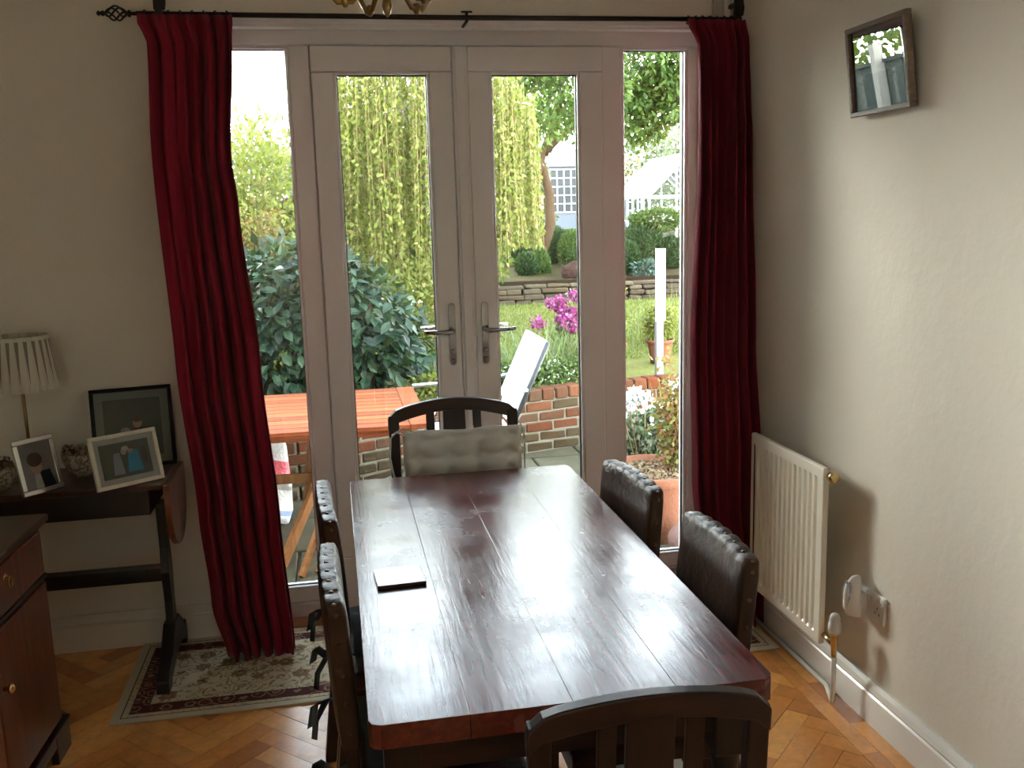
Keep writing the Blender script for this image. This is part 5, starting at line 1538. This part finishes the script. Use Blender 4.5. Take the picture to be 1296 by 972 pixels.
# folded wooden stool leaning by the table legs
fc = thing('folding_stool', 'small folded golden wooden stool leaning by the garden table legs', 'stool', (-.14, 4.72, G))
for (a, b) in (((-.10, -.10, .0), (.06, .16, .34)), ((-.02, -.06, 0), (.13, .18, .33)), ((.10, -.14, 0), (.02, .14, .36))):
    MB().beam(a, b, .022, .04).build('leg', m_teakleg, fc, bevel=.002)
for k in range(3): MB().beam((-.03 + .03 * k, .0 + .06 * k, .16 + .07 * k), (.11 + .02 * k, .03 + .06 * k, .16 + .07 * k), .03, .012).build('slat', m_teakleg, fc)
# sack
sk_ = MB(); vs = []
for j, (z, f_) in enumerate(((0, .85), (.05, 1.0), (.2, 1.02), (.35, .95), (.45, .92), (.5, .85))):
    for k in range(16):
        a = 2 * PI * k / 16
        fl_ = (1 - z * 1.4)
        vs.append((.15 * f_ * math.copysign(abs(math.cos(a)) ** .6, math.cos(a)), .085 * max(.15, fl_) * f_ * math.copysign(abs(math.sin(a)) ** .6, math.sin(a)), z + .012 * math.sin(a * 3 + j)))
fs = [(j * 16 + k, j * 16 + (k + 1) % 16, (j + 1) * 16 + (k + 1) % 16, (j + 1) * 16 + k) for j in range(5) for k in range(16)] + [tuple(range(16)), tuple(range(80, 96))]
sk_.add(vs, fs, 0, True)
tag(sk_.build('compost_sack', m_sack, None, (-.46, 5.55, G + .012)), 'white red and blue plastic sack standing under the garden table', 'sack')
# parasol base
pb = thing('parasol_base', 'round grey parasol base with short pole beyond the garden table', 'parasol base', (.40, 5.98, G))
MB().lathe([(.23, 0), (.24, .02), (.23, .05), (.15, .085), (.05, .10)], n=32).build('base', m_concrete, pb)
MB().tube([(0, 0, .09), (0, 0, .40)], .022, 12).build('pole', m_greyframe, pb)
# lounger
lg = thing('sun_lounger', 'garden recliner with white sling backrest raised behind the right door', 'lounger', (.75, 5.63, G))
for (nm, yy_) in (('side_rail', -.28), ('side_rail', .28)):
    mb = MB(); mb.tube([(.24, yy_, .55), (.45, yy_, 1.01)], .014, 10); mb.tube([(-.26, yy_, .44), (.22, yy_, .50), (.27, yy_, .60)], .014, 10); mb.build(nm, m_greyframe, lg)
    mb = MB(); mb.tube([(-.30, yy_ * 1.08, .70), (.15, yy_ * 1.08, .715), (.32, yy_ * 1.05, .74)], .012, 8); mb.build('armrest', m_alu, lg)
    mb = MB(); mb.tube([(-.45, yy_, 0.012), (-.20, yy_, .46), (-.1, yy_ * 1.08, .70)], .012, 8); mb.tube([(.30, yy_, .012), (-.05, yy_, .44)], .012, 8); mb.build('leg', m_alu, lg)
mb = MB(); mb.add([(.22, -.27, .545), (.22, .27, .545), (.44, .27, 1.02), (.44, -.27, 1.02)], [(0, 1, 2, 3)]); mb.build('backrest', m_whitefab, lg, solid=.02)
mb = MB(); mb.add([(-.22, -.27, .447), (-.22, .27, .447), (.22, .27, .505), (.22, -.27, .505)], [(0, 1, 2, 3)]); mb.build('seat', m_whitefab, lg, solid=.012)

# greenhouse
gh = thing('greenhouse', 'white roofed glass greenhouse at the far right of the garden', 'greenhouse', (6.10, 18, .95), math.radians(0))
u_ = Vector((.02, 1, 0)).normalized(); v_ = Vector((1, .10, 0)).normalized(); Lg, Wg, Eh, Rh = 2.6, 1.75, .92, 1.74
def gp(a, b, z): return u_ * a + v_ * b + Vector((0, 0, z))
fr = MB()
for k in range(8):
    a = Lg * k / 7
    for b in (0, Wg):
        MB().tube([gp(a, b, -.1), gp(a, b, Eh)], .022, 4, smooth=False).build('upright', m_ghframe, gh)
    fr.tube([gp(a, 0, Eh), gp(a, Wg / 2, Rh), gp(a, Wg, Eh)], .018, 4, smooth=False)
for (b, z) in ((0, Eh), (Wg, Eh), (Wg / 2, Rh), (0, 0), (0, .45), (Wg, 0)): fr.tube([gp(0, b, z), gp(Lg, b, z)], .022, 4, smooth=False)
for a in (0, Lg):
    for z in (0, .45, Eh): fr.tube([gp(a, 0, z), gp(a, Wg, z)], .02, 4, smooth=False)
    for b in (Wg * .33, Wg * .66): fr.tube([gp(a, b, 0), gp(a, b, Eh + (Rh - Eh) * .62)], .018, 4, smooth=False)
fr.build('frame', m_ghframe, gh, recalc=False)
for k in range(7):
    a0, a1 = Lg * k / 7 + .02, Lg * (k + 1) / 7 - .02
    for (b0, z0, b1, z1) in ((0, Eh, Wg / 2, Rh), (Wg, Eh, Wg / 2, Rh)):
        MB().add([gp(a0, b0, z0 + .02), gp(a1, b0, z0 + .02), gp(a1, b1, z1 + .02), gp(a0, b1, z1 + .02)], [(0, 1, 2, 3)]).build('roof_pane', m_polycarb, gh, solid=.01)
    MB().add([gp(a0, 0, 0), gp(a1, 0, 0), gp(a1, 0, Eh), gp(a0, 0, Eh)], [(0, 1, 2, 3)]).build('pane', m_ghglass, gh)
MB().add([gp(0, 0, 0), gp(0, Wg, 0), gp(0, Wg, Eh), gp(0, Wg / 2, Rh), gp(0, 0, Eh)], [(0, 1, 2, 3, 4)]).build('gable_pane', m_ghglass, gh)
# trellis panel
tr = thing('trellis', 'small brown lattice trellis left of the greenhouse roof', 'trellis', (6.75, 23.4, 1.36))
for k in range(9):
    MB().beam((-.5 + k * .125, 0, .9), (-.1 + k * .125, 0, 1.55), .02, .02).build('lath', m_twig, tr); MB().beam((-.1 + k * .125, .02, .9), (-.5 + k * .125, .02, 1.55), .02, .02).build('lath', m_twig, tr)
fr = MB()
for x in (-.52, .92): fr.bx(x - .03, x + .03, -.02, .03, -.1, 1.6)
fr.bx(-.52, .92, -.02, .03, 1.55, 1.6); fr.bx(-.52, .92, -.02, .03, .87, .92); fr.build('frame', m_twig, tr)
# summerhouse
sh = thing('summerhouse', 'grey summerhouse with white gridded window beyond the apple tree', 'shed', (5.15, 21.2, 1.20))
MB().bx(-.45, .95, 0, 1.4, -.1, 1.42).build('wall', m_shedgrey, sh)
MB().prism([(-.55, 1.42), (1.05, 1.42), (1.05, 1.48), (.25, 1.80), (-.55, 1.48)], -.12, 1.5, 'y').build('roof', m_lilac, sh)
wnd = MB()
for k in range(6): wnd.bx(-.28 + k * .16 - .012, -.28 + k * .16 + .012, -.03, -.005, .42, 1.36)
for k in range(6): wnd.bx(-.29, .53, -.032, -.006, .42 + k * .188 - .012, .42 + k * .188 + .012)
wn = wnd.build('window', m_ghframe, sh)
MB().bx(-.28, .52, -.006, -.001, .42, 1.36).build('pane', m_greyframe, wn)

# boundary fence on the left of the garden (mirrored in the picture glass)
fn = thing('boundary_fence', 'grey green boarded fence with pale posts along the left of the garden', 'fence', (-2.7, 4.0, G))
k = 0; y = 0
while y < 13:
    MB().bx(-.01, .01, -.07, .07, 0, 2.22).build('board', m_fence, fn, (0, y, .0)) if k == 0 else None
    if k == 0: bd0 = fn.children[0]
    else:
        o_ = bd0.copy(); COL.objects.link(o_); o_.parent = fn; o_.location = (random.uniform(-.006, .006), y, 0)
    k += 1; y += .148
for q, y in enumerate((.7, 3.0, 5.3, 7.6, 9.9, 12.2)):
    MB().bx(.012, .11, -.045, .045, 0, 2.42).build('post', m_postw, fn, (0, y, 0), bevel=.004)
MB().bx(-.02, .03, -.1, 13, 2.22, 2.26).build('capping_rail', m_fence, fn)
bush('distant_tree', 'broadleaf tree rising behind the left boundary fence', 'tree', (-4.6, 12.5, 2.6), (1.2, 1.5, .9), 1800, .12, .04, l_apple, stem=3, loc_z=.2, inner=.3)
bpy.data.objects.remove(tt)
for o_ in [q for q in bpy.data.objects if q.name.startswith('succulent_tuft')]:
    for c_ in list(o_.children): bpy.data.objects.remove(c_)
    bpy.data.objects.remove(o_)
